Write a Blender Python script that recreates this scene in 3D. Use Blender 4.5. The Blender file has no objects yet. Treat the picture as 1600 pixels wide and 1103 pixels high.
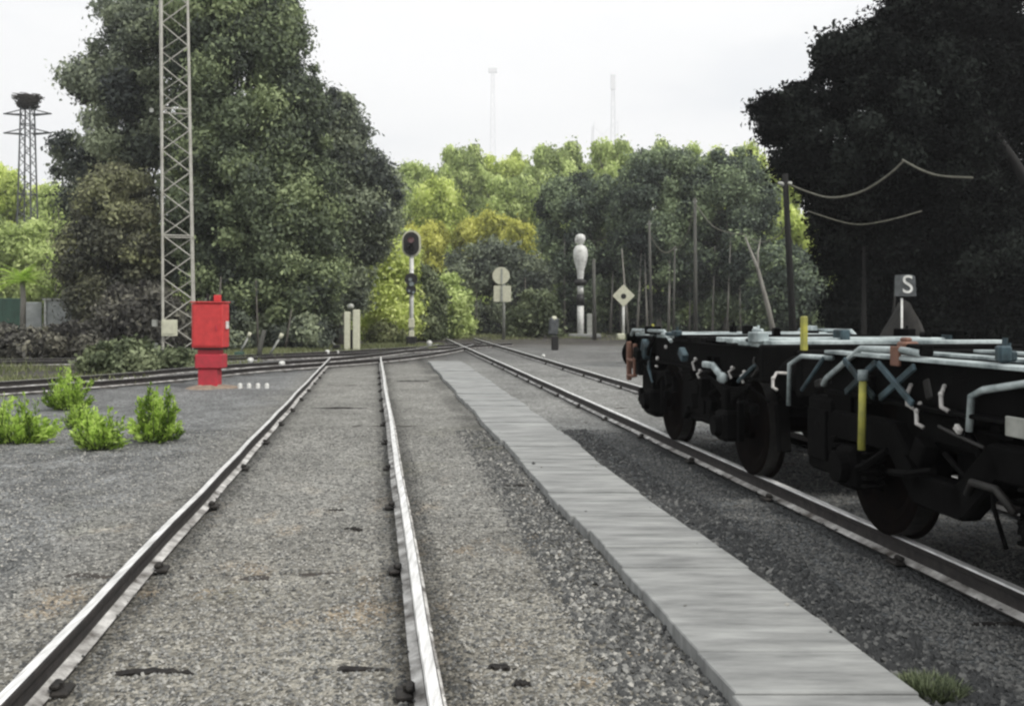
import bpy, math, random
import numpy as np
from mathutils import Vector, Matrix

random.seed(7)
RNG = np.random.default_rng(11)
F = 1500.0      # focal length in pixels of the 1600 px wide photograph
H = 1.65        # camera height above the ballast
VX, VY = 800.0, 490.0
scene = bpy.context.scene
COL = scene.collection


def P(x, y, Y):
    """point seen at picture position x,y that stands Y metres ahead"""
    return Vector(((x - VX) / F * Y, Y, H - (y - VY) / F * Y))


def G(x, y, z=0.0):
    """point on the level z seen at picture position x,y"""
    Y = F * (H - z) / (y - VY)
    return Vector(((x - VX) / F * Y, Y, z))


# ------------------------------------------------------------------ materials
def new_mat(name):
    m = bpy.data.materials.new(name)
    m.use_nodes = True
    nt = m.node_tree
    return m, nt, nt.nodes['Principled BSDF']


def mat(name, c1, rough=0.7, metal=0.0, c2=None, scale=6.0, bump=0.0, detail=6.0, spec=0.5, stretch=None):
    m, nt, b = new_mat(name)
    b.inputs['Roughness'].default_value = rough
    b.inputs['Metallic'].default_value = metal
    b.inputs['Specular IOR Level'].default_value = spec
    if c2 is None:
        c2 = tuple(v * 0.6 for v in c1)
    tc = nt.nodes.new('ShaderNodeTexCoord')
    mp = nt.nodes.new('ShaderNodeMapping')
    if stretch:
        mp.inputs['Scale'].default_value = stretch
    nt.links.new(tc.outputs['Object'], mp.inputs['Vector'])
    n = nt.nodes.new('ShaderNodeTexNoise')
    n.inputs['Scale'].default_value = scale
    n.inputs['Detail'].default_value = detail
    n.inputs['Roughness'].default_value = 0.65
    nt.links.new(mp.outputs['Vector'], n.inputs['Vector'])
    r = nt.nodes.new('ShaderNodeValToRGB')
    r.color_ramp.elements[0].position = 0.35
    r.color_ramp.elements[1].position = 0.65
    r.color_ramp.elements[0].color = (*c2, 1)
    r.color_ramp.elements[1].color = (*c1, 1)
    nt.links.new(n.outputs['Fac'], r.inputs['Fac'])
    nt.links.new(r.outputs['Color'], b.inputs['Base Color'])
    if bump:
        bp = nt.nodes.new('ShaderNodeBump')
        bp.inputs['Strength'].default_value = bump
        bp.inputs['Distance'].default_value = 0.02
        nt.links.new(n.outputs['Fac'], bp.inputs['Height'])
        nt.links.new(bp.outputs['Normal'], b.inputs['Normal'])
    return m


def leaf_mat(name, dark, mid, light, transl=0.25, rough=0.6):
    """leaves whose own colour differs from spray to spray (attribute tint)"""
    m, nt, b = new_mat(name)
    a = nt.nodes.new('ShaderNodeAttribute')
    a.attribute_name = 'tint'
    r = nt.nodes.new('ShaderNodeValToRGB')
    e = r.color_ramp.elements
    e[0].position = 0.12
    e[0].color = (*dark, 1)
    e[1].position = 0.9
    e[1].color = (*light, 1)
    k = e.new(0.5)
    k.color = (*mid, 1)
    nt.links.new(a.outputs['Fac'], r.inputs['Fac'])
    nt.links.new(r.outputs['Color'], b.inputs['Base Color'])
    b.inputs['Roughness'].default_value = rough
    b.inputs['Specular IOR Level'].default_value = 0.25 if mid[1] > .02 else .04
    t = nt.nodes.new('ShaderNodeBsdfTranslucent')
    nt.links.new(r.outputs['Color'], t.inputs['Color'])
    mx = nt.nodes.new('ShaderNodeMixShader')
    mx.inputs[0].default_value = transl
    nt.links.new(b.outputs[0], mx.inputs[1])
    nt.links.new(t.outputs[0], mx.inputs[2])
    nt.links.new(mx.outputs[0], nt.nodes['Material Output'].inputs['Surface'])
    return m


M = {
    'railhead': mat('sky_white_rail_head', (0.95, 0.95, 0.94), 0.4, 0.2, (0.5, 0.5, 0.49), 6, stretch=(6, 0.5, 1)),  # sky reflection painted as white into the head colour
    'railweb': mat('dark_rail_web', (0.035, 0.03, 0.028), 0.8, 0, (0.012, 0.011, 0.011), 12, 0.3),
    'railfoot': mat('dusty_rail_foot', (0.8, 0.79, 0.76), 0.55, 0.1, (0.09, 0.08, 0.07), 5, 0.3),
    'clip': mat('oily_clip', (0.03, 0.026, 0.022), 0.7, 0.1, (0.01, 0.009, 0.008), 20, 0.3),
    'sleeper': mat('old_sleeper_wood', (0.07, 0.06, 0.05), 0.9, 0, (0.02, 0.018, 0.016), 10, 0.7, stretch=(1, 8, 1)),
    'black_steel': mat('grimy_black_steel', (0.005, 0.005, 0.005), 0.8, 0.0, (0.0015, 0.0015, 0.0015), 8, 0.4, spec=0.06),
    'wheel': mat('brown_black_wheel', (0.007, 0.0045, 0.0035), 0.85, 0.0, (0.002, 0.0015, 0.0015), 8, 0.4, spec=0.06),
    'tread': mat('worn_wheel_tread', (0.03, 0.028, 0.026), 0.6, 0.3, (0.01, 0.01, 0.009), 14),
    'pale_steel': mat('galvanised_pale_steel', (0.55, 0.62, 0.62), 0.45, 0.1, (0.1, 0.13, 0.135), 3.5, 0.2),
    'teal_steel': mat('dark_teal_steel', (0.07, 0.11, 0.13), 0.55, 0.1, (0.01, 0.018, 0.02), 6, 0.2, spec=0.3),
    'hose': mat('pale_hose', (0.6, 0.58, 0.55), 0.5, 0, (0.3, 0.29, 0.28), 12),
    'yellow': mat('faded_yellow_paint', (0.42, 0.4, 0.07), 0.6, 0, (0.25, 0.25, 0.06), 12, 0.2),
    'rust': mat('rust_orange_paint', (0.2, 0.1, 0.065), 0.75, 0, (0.14, 0.07, 0.05), 14, 0.3),
    'red': mat('red_cabinet_paint', (0.6, 0.045, 0.045), 0.6, 0, (0.46, 0.032, 0.034), 7),
    'red2': mat('worn_red_paint', (0.5, 0.03, 0.05), 0.6, 0, (0.34, 0.03, 0.04), 5),
    'white': mat('white_paint', (0.78, 0.79, 0.76), 0.6, 0, (0.45, 0.45, 0.42), 5),
    'cream': mat('cream_paint', (0.62, 0.62, 0.48), 0.55, 0, (0.5, 0.5, 0.38), 6),
    'silver': mat('dull_grey_steel', (0.4, 0.41, 0.38), 0.5, 0.2, (0.24, 0.25, 0.22), 6),
    'mast': mat('weathered_mast_steel', (0.5, 0.49, 0.44), 0.6, 0.0, (0.32, 0.31, 0.27), 3),
    'farmast': mat('haze_pale_aerial_steel', (0.85, 0.86, 0.87), 0.6, 0, (0.8, 0.81, 0.82), 1),  # fading by distance haze put into the pale colour
    'black': mat('matt_black_paint', (0.01, 0.009, 0.008), 0.6, 0, (0.006, 0.006, 0.006), 6),
    'lens': mat('dull_lens', (0.42, 0.26, 0.25), 0.3, 0, (0.3, 0.16, 0.16), 20),
    'lensdark': mat('dark_glass_lens', (0.25, 0.3, 0.3), 0.15, 0, (0.1, 0.12, 0.12), 20),
    'concrete': mat('pale_walkway_concrete', (0.34, 0.348, 0.338), 0.92, 0, (0.165, 0.17, 0.167), 2.2, 0.4, 10, stretch=(0.7, 3.2, 1)),
    'mound': mat('brown_sandy_earth', (0.3, 0.24, 0.18), 0.95, 0, (0.18, 0.14, 0.11), 9, 0.8),
    'wall': mat('grey_render', (0.44, 0.46, 0.46), 0.85, 0, (0.26, 0.28, 0.27), 2),
    'greenpaint': mat('dark_green_sheet', (0.045, 0.1, 0.075), 0.8, 0, (0.03, 0.06, 0.045), 2),
    'scrap': mat('rotten_black_timber', (0.022, 0.019, 0.016), 0.95, 0, (0.006, 0.005, 0.005), 14, 0.8),
    'bark': mat('grey_brown_bark', (0.13, 0.12, 0.1), 0.9, 0, (0.05, 0.045, 0.04), 4, 0.8, stretch=(4, 4, 0.6)),
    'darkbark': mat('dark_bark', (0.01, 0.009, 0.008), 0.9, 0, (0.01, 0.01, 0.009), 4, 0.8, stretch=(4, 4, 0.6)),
    'palebark': mat('pale_smooth_bark', (0.3, 0.29, 0.26), 0.85, 0, (0.16, 0.15, 0.13), 2, 0.4, stretch=(3, 3, 0.5)),
    'polewood': mat('tarred_pole_wood', (0.003, 0.003, 0.0025), 0.9, 0, (0.0015, 0.0015, 0.001), 5, 0.4, stretch=(4, 4, 0.4)),
    'greypole': mat('grey_pole_wood', (0.11, 0.11, 0.095), 0.85, 0, (0.05, 0.05, 0.045), 4, 0.4, stretch=(4, 4, 0.4)),
    'cable': mat('pale_cable', (0.16, 0.155, 0.12), 0.6, 0, (0.08, 0.08, 0.06), 9),
    'stick': mat('nest_sticks', (0.05, 0.045, 0.035), 0.95, 0, (0.02, 0.018, 0.014), 6),
    'net': mat('weathered_canvas', (0.022, 0.02, 0.017), 0.9, 0, (0.006, 0.006, 0.005), 5, 0.5),
    'signgrey': mat('weathered_sign_face', (0.1, 0.11, 0.115), 0.6, 0, (0.03, 0.034, 0.035), 5),
    'L_olive': leaf_mat('olive_leaves', (0.05, 0.062, 0.05), (0.155, 0.195, 0.115), (0.36, 0.43, 0.22)),
    'L_greygreen': leaf_mat('grey_green_leaves', (0.05, 0.06, 0.058), (0.17, 0.2, 0.145), (0.38, 0.43, 0.28)),
    'L_mixed': leaf_mat('brownish_green_leaves', (0.05, 0.055, 0.045), (0.18, 0.185, 0.12), (0.4, 0.42, 0.22)),
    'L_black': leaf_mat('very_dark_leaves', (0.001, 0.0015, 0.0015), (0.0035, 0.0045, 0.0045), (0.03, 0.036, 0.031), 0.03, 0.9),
    'L_dark': leaf_mat('dark_pine_leaves', (0.016, 0.023, 0.023), (0.115, 0.15, 0.11), (0.32, 0.4, 0.22), 0.2),
    'L_yellow': leaf_mat('yellow_green_leaves', (0.26, 0.33, 0.08), (0.66, 0.76, 0.22), (0.86, 0.93, 0.4), 0.38),
    'L_mid': leaf_mat('mid_green_leaves', (0.16, 0.21, 0.08), (0.45, 0.55, 0.2), (0.74, 0.84, 0.38), 0.34),
    'L_ochre': leaf_mat('ochre_green_leaves', (0.18, 0.2, 0.05), (0.55, 0.56, 0.12), (0.8, 0.8, 0.26), 0.3),
    'L_bright': leaf_mat('fresh_green_leaves', (0.08, 0.14, 0.02), (0.33, 0.5, 0.07), (0.6, 0.78, 0.2), 0.4),
    'L_brown': leaf_mat('dry_brown_green_brush', (0.04, 0.038, 0.036), (0.12, 0.118, 0.098), (0.27, 0.26, 0.2), 0.15),
    'L_grass': leaf_mat('dry_green_grass', (0.07, 0.09, 0.035), (0.16, 0.18, 0.08), (0.32, 0.34, 0.18), 0.2),
    'L_tuft': leaf_mat('dull_green_tuft', (0.05, 0.066, 0.034), (0.13, 0.16, 0.085), (0.26, 0.3, 0.17), 0.15),
}


# ------------------------------------------------------------------ mesh helpers
class MB:
    """collects shapes that become ONE mesh object"""
    def __init__(s):
        s.v, s.f, s.m = [], [], []

    def add(s, vs, fs, mi=0):
        o = len(s.v)
        s.v += [tuple(v) for v in vs]
        s.f += [tuple(i + o for i in f) for f in fs]
        s.m += [mi] * len(fs)

    def box(s, c, size, rot=None, mi=0, bev=0.0):
        hx, hy, hz = size[0] / 2, size[1] / 2, size[2] / 2
        c = Vector(c)
        b = min(bev, hx * .8, hy * .8, hz * .8)
        if b <= 0:
            vs = [Vector((x, y, z)) for z in (-hz, hz) for x, y in ((-hx, -hy), (hx, -hy), (hx, hy), (-hx, hy))]
            fs = [(3, 2, 1, 0), (4, 5, 6, 7), (0, 1, 5, 4), (1, 2, 6, 5), (2, 3, 7, 6), (3, 0, 4, 7)]
        else:
            vs, fs = [], []
            rings = [(-hz, b), (-hz + b, 0), (hz - b, 0), (hz, b)]
            for z, ins in rings:
                x, y = hx - ins, hy - ins
                k = b if ins == 0 else b * .4
                for px, py in ((-x + k, -y), (x - k, -y), (x, -y + k), (x, y - k), (x - k, y), (-x + k, y), (-x, y - k), (-x, -y + k)):
                    vs.append(Vector((px, py, z)))
            for r in range(3):
                for i in range(8):
                    a, d = r * 8 + i, r * 8 + (i + 1) % 8
                    fs.append((a, d, d + 8, a + 8))
            fs.append(tuple(range(7, -1, -1)))
            fs.append(tuple(range(24, 32)))
        if rot is not None:
            vs = [rot @ v for v in vs]
        s.add([v + c for v in vs], fs, mi)

    def tube(s, pts, radii, n=8, mi=0, cap=True):
        pts = [Vector(p) for p in pts]
        if not hasattr(radii, '__len__'):
            radii = [radii] * len(pts)
        o = len(s.v)
        prev = None
        for i, p in enumerate(pts):
            d = (pts[min(i + 1, len(pts) - 1)] - pts[max(i - 1, 0)]).normalized()
            ref = Vector((0, 0, 1)) if abs(d.z) < .9 else Vector((1, 0, 0))
            if prev is None:
                a = d.cross(ref).normalized()
            else:
                a = (prev - d * prev.dot(d)).normalized()
            prev = a
            b = d.cross(a)
            for k in range(n):
                t = 2 * math.pi * k / n
                s.v.append(tuple(p + (a * math.cos(t) + b * math.sin(t)) * radii[i]))
        for i in range(len(pts) - 1):
            for k in range(n):
                q = o + i * n
                s.f.append((q + k, q + (k + 1) % n, q + n + (k + 1) % n, q + n + k))
                s.m.append(mi)
        if cap:
            s.f.append(tuple(o + k for k in range(n - 1, -1, -1)))
            s.f.append(tuple(o + (len(pts) - 1) * n + k for k in range(n)))
            s.m += [mi, mi]

    def lathe(s, prof, axis=(0, 0, 1), c=(0, 0, 0), n=24, mi=0, sx=1.0, sy=1.0):
        """prof: list of (radius, height) turned about axis at c"""
        ax = Vector(axis).normalized()
        ref = Vector((0, 0, 1)) if abs(ax.z) < .9 else Vector((1, 0, 0))
        a = ax.cross(ref).normalized()
        b = ax.cross(a)
        c = Vector(c)
        o = len(s.v)
        for r, h in prof:
            for k in range(n):
                t = 2 * math.pi * k / n
                s.v.append(tuple(c + ax * h + (a * math.cos(t) * sx + b * math.sin(t) * sy) * max(r, 1e-4)))
        for i in range(len(prof) - 1):
            for k in range(n):
                q = o + i * n
                s.f.append((q + k, q + (k + 1) % n, q + n + (k + 1) % n, q + n + k))
                s.m.append(mi)

    def plate(s, outline, depth, c, mi=0):
        """outline in x,z extruded along y by depth (centred at c)"""
        c = Vector(c)
        n = len(outline)
        vs = [c + Vector((x, -depth / 2, z)) for x, z in outline] + [c + Vector((x, depth / 2, z)) for x, z in outline]
        fs = [tuple(range(n)), tuple(range(2 * n - 1, n - 1, -1))] + [(i, i + n, (i + 1) % n + n, (i + 1) % n) for i in range(n)]
        s.add(vs, fs, mi)

    def build(s, name, mats, parent=None, smooth=False, loc=None):
        if not isinstance(mats, (list, tuple)):
            mats = [mats]
        me = bpy.data.meshes.new(name)
        me.from_pydata(s.v, [], s.f)
        for m in mats:
            me.materials.append(M[m] if isinstance(m, str) else m)
        me.polygons.foreach_set('material_index', s.m)
        if smooth:
            me.polygons.foreach_set('use_smooth', [True] * len(s.f))
        me.update()
        o = bpy.data.objects.new(name, me)
        COL.objects.link(o)
        if parent is not None:
            o.parent = parent
        if loc is not None:
            o.location = loc
        return o


def tag(o, label=None, cat=None, group=None, kind=None):
    if label:
        o['label'] = label
    if cat:
        o['category'] = cat
    if group:
        o['group'] = group
    if kind:
        o['kind'] = kind
    return o


def thing(name, label, cat, loc=(0, 0, 0), rz=0.0, group=None):
    o = bpy.data.objects.new(name, None)
    COL.objects.link(o)
    o.location = loc
    o.rotation_euler = (0, 0, rz)
    o.empty_display_size = 0.3
    return tag(o, label, cat, group)


def copy_thing(src, loc, rz=0.0, scale=None, label=None, group=None):
    c = src.copy()
    COL.objects.link(c)
    c.location = loc
    c.rotation_euler = (0, 0, rz)
    if scale is not None:
        c.scale = scale
    tag(c, label, None, group)
    for ch in list(src.children):
        d = ch.copy()
        COL.objects.link(d)
        d.parent = c
        for g in list(ch.children):
            e = g.copy()
            COL.objects.link(e)
            e.parent = d
    return c


def big_mesh(name, co, nper, mats, parent=None, tint=None, loc=None, smooth=False):
    """co: (F*nper,3) array, separate faces of nper corners"""
    nf = len(co) // nper
    me = bpy.data.meshes.new(name)
    me.vertices.add(len(co))
    me.vertices.foreach_set('co', co.astype(np.float32).ravel())
    me.loops.add(len(co))
    me.loops.foreach_set('vertex_index', np.arange(len(co), dtype=np.int32))
    me.polygons.add(nf)
    me.polygons.foreach_set('loop_start', (np.arange(nf) * nper).astype(np.int32))
    me.polygons.foreach_set('loop_total', np.full(nf, nper, dtype=np.int32))
    me.materials.append(M[mats] if isinstance(mats, str) else mats)
    me.update(calc_edges=True)
    if tint is not None:
        a = me.attributes.new('tint', 'FLOAT', 'FACE')
        a.data.foreach_set('value', tint.astype(np.float32))
    o = bpy.data.objects.new(name, me)
    COL.objects.link(o)
    if parent is not None:
        o.parent = parent
    if loc is not None:
        o.location = loc
    return o


def leaf_quads(cen, rad, n, size, rng, flat=1.0, tints=None, asp=0.5, droop=0.0):
    """n leaf sprays scattered through lobes; returns coordinates and tint"""
    cen = np.asarray(cen, float)
    rad = np.asarray(rad, float)
    w = rad ** 2
    idx = rng.choice(len(cen), n, p=w / w.sum())
    d = rng.normal(size=(n, 3))
    d /= np.linalg.norm(d, axis=1)[:, None]
    rr = (0.2 + 0.75 * rng.random(n) ** 0.7 + np.abs(rng.normal(size=n)) * .28 + (rng.random(n) < .1) * rng.random(n) * .8)[:, None] * rad[idx][:, None]
    p = cen[idx] + d * rr * np.array([1, 1, flat])
    nrm = d * 0.8 + rng.normal(size=(n, 3)) * 0.5
    nrm /= np.linalg.norm(nrm, axis=1)[:, None]
    t = np.cross(nrm, rng.normal(size=(n, 3)))
    t[:, 2] -= droop
    t -= nrm * (t * nrm).sum(1)[:, None]
    t /= np.linalg.norm(t, axis=1)[:, None] + 1e-9
    b = np.cross(nrm, t)
    s = (size * (0.5 + rng.random(n)))[:, None]
    bend = nrm * s * 0.18
    q = np.stack([p - t * s, p - b * s * asp + bend, p + t * s, p + b * s * asp + bend], 1).reshape(-1, 3)
    if tints is None:
        tints = rng.random(len(cen))
    ti = np.clip(tints[idx] * 0.72 + rng.random(n) * 0.28 + rng.normal(size=n) * 0.03, 0, 1)
    return q, ti


def in_poly(x, y, poly):
    c = False
    j = len(poly) - 1
    for i in range(len(poly)):
        xi, yi = poly[i]
        xj, yj = poly[j]
        if (yi > y) != (yj > y) and x < (xj - xi) * (y - yi) / (yj - yi) + xi:
            c = not c
        j = i
    return c


def edge_dist(x, y, poly):
    best = 1e9
    for i in range(len(poly)):
        ax, ay = poly[i - 1]
        bx, by = poly[i]
        dx, dy = bx - ax, by - ay
        t = max(0, min(1, ((x - ax) * dx + (y - ay) * dy) / (dx * dx + dy * dy + 1e-9)))
        best = min(best, math.hypot(x - ax - t * dx, y - ay - t * dy))
    return best


def shaped_tree(name, label, cat, outline, Y, base, nlobes, nleaf, leaf, lmat, bmat='bark', lobe_r=(0.5, 1.1), trunk_r=0.25,
                depth=0.8, group=None, extra_trunks=(), tk=(.5, .8), seed=1, droop=0.0, maxd=4.0, limbs=7, base_z=0.0):
    """a tree whose crown has the given outline (metres from outline read at distance Y) and real depth"""
    rng = np.random.default_rng(seed)
    rnd = random.Random(seed)
    k = Y / F
    bx = (base - VX) * k
    poly = [((x - VX) * k - bx, H - (y - VY) * k - base_z) for x, y in outline]
    xs = [p[0] for p in poly]
    zs = [p[1] for p in poly]
    cen, rad = [], []
    tries = 0
    while len(cen) < nlobes and tries < nlobes * 60:
        tries += 1
        x, z = rnd.uniform(min(xs), max(xs)), rnd.uniform(min(zs), max(zs))
        if not in_poly(x, z, poly):
            continue
        e = edge_dist(x, z, poly)
        r = rnd.uniform(*lobe_r)
        if e < r * 0.55:
            if rnd.random() < 0.5:
                continue
            r = max(e * 1.3, lobe_r[0] * 0.45)
        D = min(maxd, depth * e + 0.3)
        y = D * (1 if rnd.random() < 0.4 else -1) * rnd.random() ** 0.45
        cen.append((x, y, z))
        rad.append(r)
    cen = np.array(cen)
    rad = np.array(rad)
    root = thing(name, label, cat, (bx, Y, base_z), 0, group)
    q, ti = leaf_quads(cen, rad, nleaf, leaf, rng, 0.85, None, 0.5, droop)
    q = q[:]
    zmin = q.reshape(-1, 4, 3)[:, :, 2].min(1)
    keep = zmin > 0.02
    q = q.reshape(-1, 4, 3)[keep].reshape(-1, 3)
    ti = ti[keep]
    big_mesh('crown', q, 4, lmat, root, ti)
    mb = MB()
    top = max(zs)
    lean = 0.0
    hh = min(top * 0.75, 14)
    mx = float(np.mean(cen[:, 0]))
    tp = [Vector((mx * t * t * 0.8 + rnd.uniform(-.12, .12) * t, rnd.uniform(-.1, .1), hh * t)) for t in (0, .12, .3, .5, .7, .85, 1)]
    mb.tube(tp, [trunk_r * v for v in (1.35, 1, .85, .7, .5, .35, .12)], 9)
    order = list(range(len(cen)))
    rnd.shuffle(order)
    for j in order[:limbs]:
        c = Vector(cen[j])
        s = tp[rnd.choice((2, 3, 4, 5))]
        m_ = s.lerp(c, .5) + Vector((0, 0, -.2 * (c - s).length * .3))
        mb.tube([s, m_, c], [trunk_r * .38, trunk_r * .25, trunk_r * .08], 6)
    for (px, w, lean_) in extra_trunks:
        x0 = (px - VX) * k - bx
        h2 = hh * rnd.uniform(*tk)
        yy = -rnd.uniform(.6, 1.15) * maxd
        mb.tube([(x0, yy, 0), (x0 + lean_ * .4, yy, h2 * .4), (x0 + lean_, yy, h2)], [w, w * .8, w * .4], 7)
    mb.build('trunk', bmat, root, True)
    return root


# ------------------------------------------------------------------ numpy value noise
def vnoise(x, y, seed=0):
    def h(i, j):
        n = (i.astype(np.int64) * 374761393 + j.astype(np.int64) * 668265263 + seed * 1442695041) & 0x7fffffff
        n = ((n ^ (n >> 13)) * 1274126177) & 0x7fffffff
        return ((n ^ (n >> 16)) & 0xffff) / 65535.0
    i, j = np.floor(x), np.floor(y)
    fx, fy = x - i, y - j
    fx, fy = fx * fx * (3 - 2 * fx), fy * fy * (3 - 2 * fy)
    a, b, c, d = h(i, j), h(i + 1, j), h(i, j + 1), h(i + 1, j + 1)
    return a * (1 - fx) * (1 - fy) + b * fx * (1 - fy) + c * (1 - fx) * fy + d * fx * fy


def fbm(x, y, seed=0, oct=4):
    s, a = 0, .5
    for k in range(oct):
        s = s + a * vnoise(x * 2 ** k, y * 2 ** k, seed + k)
        a *= .5
    return s


def sstep(a, b, x):
    t = np.clip((x - a) / (b - a), 0, 1)
    return t * t * (3 - 2 * t)


# ------------------------------------------------------------------ the walkway's line (used by ground too)
def line_at(pts, Y):
    for (x0, y0), (x1, y1) in zip(pts, pts[1:]):
        if y0 <= Y <= y1:
            return x0 + (x1 - x0) * (Y - y0) / (y1 - y0)
    (x0, y0), (x1, y1) = (pts[0], pts[1]) if Y < pts[0][1] else (pts[-2], pts[-1])
    return x0 + (x1 - x0) * (Y - y0) / (y1 - y0)


WT = 0.07
WL = [(p.x, p.y) for p in (G(x, y, WT) for x, y in ((1172, 1103), (1028, 950), (940, 855), (868, 778), (800, 705), (731, 632), (668, 563)))]
WR = [(p.x, p.y) for p in (G(x, y, WT) for x, y in ((1460, 1103), (1278, 966), (1098, 838), (950, 732), (860, 660), (782, 606), (712, 558)))]

# ------------------------------------------------------------------ GROUND
def ground_height(X, Y):
    n = (fbm(X * 7, Y * 7, 3, 3) - .45) * .045 + (fbm(X * 1.1, Y * 1.1, 9, 3) - .45) * .03
    fade = 1 - sstep(14, 40, Y) * .6
    z = n * fade
    # ground rises to the wooded hill far behind
    z = z + sstep(75, 175, Y) * 17.0 + sstep(60, 140, np.abs(X)) * 3
    return z


def make_ground():
    ys = [-30.0, -20, -10, -4, 0, 1.5]
    y = 2.2
    while y < 12:
        ys.append(y)
        y += .035 + (y - 2.2) * .004
    while y < 420:
        ys.append(y)
        y *= 1.012
    ys += [480, 600, 738]
    xs = [-618, -400, -250, -160, -110, -80]
    x = -60.0
    while x < 60:
        xs.append(x)
        a = abs(x + 1)
        x += .05 if a < 6.5 else .05 + (a - 6.5) * .03
    xs += [70, 90, 120, 160, 250, 400, 618]
    xs, ys = np.array(xs), np.array(ys)
    X, Y = np.meshgrid(xs, ys)
    Z = ground_height(X, Y)
    # colours of the ballasts and soils, with some shade painted in
    n1 = fbm(X * .9, Y * .9, 21, 4)
    n2 = fbm(X * .25, Y * .25, 33, 3)
    nx = X + (n1 - .5) * .8
    wl = np.array([line_at(WL, v) for v in ys])[:, None]
    wr = np.array([line_at(WR, v) for v in ys])[:, None]
    c = np.zeros(X.shape + (3,))
    base = np.array([.262, .26, .24])
    c[:] = base
    left = sstep(0, 1.2, (-2.0 - .13 * (Y - 3.7)) - nx)           # left of the main track: cooler, mottled
    c = c * (1 - left[..., None]) + np.array([.212, .218, .216]) * left[..., None]
    near = (1 - sstep(4, 9, Y)) * (1 - left)                      # browner by the camera
    c = c * (1 - near[..., None] * .6) + np.array([.278, .258, .212]) * near[..., None] * .6
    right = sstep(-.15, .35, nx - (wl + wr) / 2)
    c = c * (1 - right[..., None]) + np.array([.128, .135, .137]) * right[..., None]  # soft shade of wagons and trees painted right of the walkway
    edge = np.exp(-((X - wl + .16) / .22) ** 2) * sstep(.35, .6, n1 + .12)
    c = c * (1 - edge[..., None] * .45)  # deep shadows among coarse stones painted along the walkway's left edge
    rf = right * sstep(11, 17, Y)
    c = c * (1 - rf[..., None]) + np.array([.27, .272, .26]) * rf[..., None]
    moss = sstep(.52, .66, n2 * .5 + n1 * .5) * (1 - right) * (1 - sstep(8, 16, Y)) * .5
    c = c * (1 - moss[..., None]) + np.array([.2, .195, .11]) * moss[..., None]
    och = sstep(.5, .62, fbm(X * 6, Y * 3, 61, 3)) * sstep(.42, .6, n1) * (1 - right) * (1 - left) * (1 - sstep(5, 11, Y)) * .5
    c = c * (1 - och[..., None]) + np.array([.36, .27, .17]) * och[..., None]
    for (x0, y0, x1, y1) in ((*G(-12, 1103, .16).xy, *G(510, 565, .16).xy), (*G(681, 1103, .16).xy, *G(596, 565, .16).xy), (*G(1600, 922, .16).xy, *G(757, 555, .16).xy)):
        dr = np.abs(X - (x0 + (x1 - x0) * (Y - y0) / (y1 - y0)))
        rail_dark = np.exp(-(dr / .17) ** 2) * (.45 + .5 * n1)              # dark gap beside the rail foot painted into the ground
        c = c * (1 - np.clip(rail_dark, 0, .8)[..., None] * .85)
    cx_, cy_ = np.array([-13.0, -10.3, -8, -7.1, -4.4, -2.7]), np.array([15.5, 19.3, 24.0, 26.6, 31.9, 37])
    dc = X - np.interp(Y, cy_, cx_)
    rail_dark = np.exp(-((dc + .5) / 1.3) ** 2) * sstep(14, 17, Y) * (1 - sstep(40, 50, Y))
    c = c * (1 - np.clip(rail_dark * (.5 + .5 * n1), 0, .75)[..., None])  # dark shading beside the curved rails painted into the ground
    soil = np.clip(sstep(0, 3, -8.4 - nx - (Y - 24) * .0) * sstep(19, 22, Y + n1 * 3) + sstep(46, 58, Y + n1 * 8), 0, 1)
    cs = np.array([.085, .08, .07]) + (n1[..., None] - .5) * np.array([.09, .1, .06])
    c = c * (1 - soil[..., None]) + cs * soil[..., None]
    dark = sstep(30, 36, Y) * (1 - soil) * .45                     # oily junction area
    c = c * (1 - dark[..., None]) + np.array([.09, .09, .09]) * dark[..., None]
    mot = sstep(.42, .62, fbm(X * 5, Y * 3.2, 91, 4)) * left * (1 - sstep(14, 20, Y))
    c *= (1 - .35 * mot)[..., None]
    c *= (0.50 + .62 * fbm(X * 2.2, Y * 2.2, 50, 4) + .30 * fbm(X * .6, Y * .6, 77, 3))[..., None]
    ny, nx_ = X.shape
    i = np.arange(ny * nx_).reshape(ny, nx_)
    f = np.stack([i[:-1, :-1], i[:-1, 1:], i[1:, 1:], i[1:, :-1]], -1).reshape(-1, 4)
    me = bpy.data.meshes.new('ground')
    me.vertices.add(ny * nx_)
    me.vertices.foreach_set('co', np.stack([X, Y, Z], -1).astype(np.float32).ravel())
    me.loops.add(f.size)
    me.loops.foreach_set('vertex_index', f.astype(np.int32).ravel())
    me.polygons.add(len(f))
    me.polygons.foreach_set('loop_start', (np.arange(len(f)) * 4).astype(np.int32))
    me.polygons.foreach_set('loop_total', np.full(len(f), 4, dtype=np.int32))
    me.update(calc_edges=True)
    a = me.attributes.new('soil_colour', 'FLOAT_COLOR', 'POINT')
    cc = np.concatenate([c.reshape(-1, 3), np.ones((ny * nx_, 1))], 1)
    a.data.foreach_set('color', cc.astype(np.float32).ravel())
    m, nt, b = new_mat('ballast_ground')
    at = nt.nodes.new('ShaderNodeAttribute')
    at.attribute_name = 'soil_colour'
    tc = nt.nodes.new('ShaderNodeTexCoord')
    v = nt.nodes.new('ShaderNodeTexVoronoi')
    v.inputs['Scale'].default_value = 42
    nt.links.new(tc.outputs['Object'], v.inputs['Vector'])
    v2 = nt.nodes.new('ShaderNodeTexNoise')
    v2.inputs['Scale'].default_value = 9
    v2.inputs['Detail'].default_value = 8
    v2.inputs['Roughness'].default_value = .75
    nt.links.new(tc.outputs['Object'], v2.inputs['Vector'])
    r = nt.nodes.new('ShaderNodeMapRange')
    r.inputs['To Min'].default_value = .45
    r.inputs['To Max'].default_value = 1.6
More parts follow.
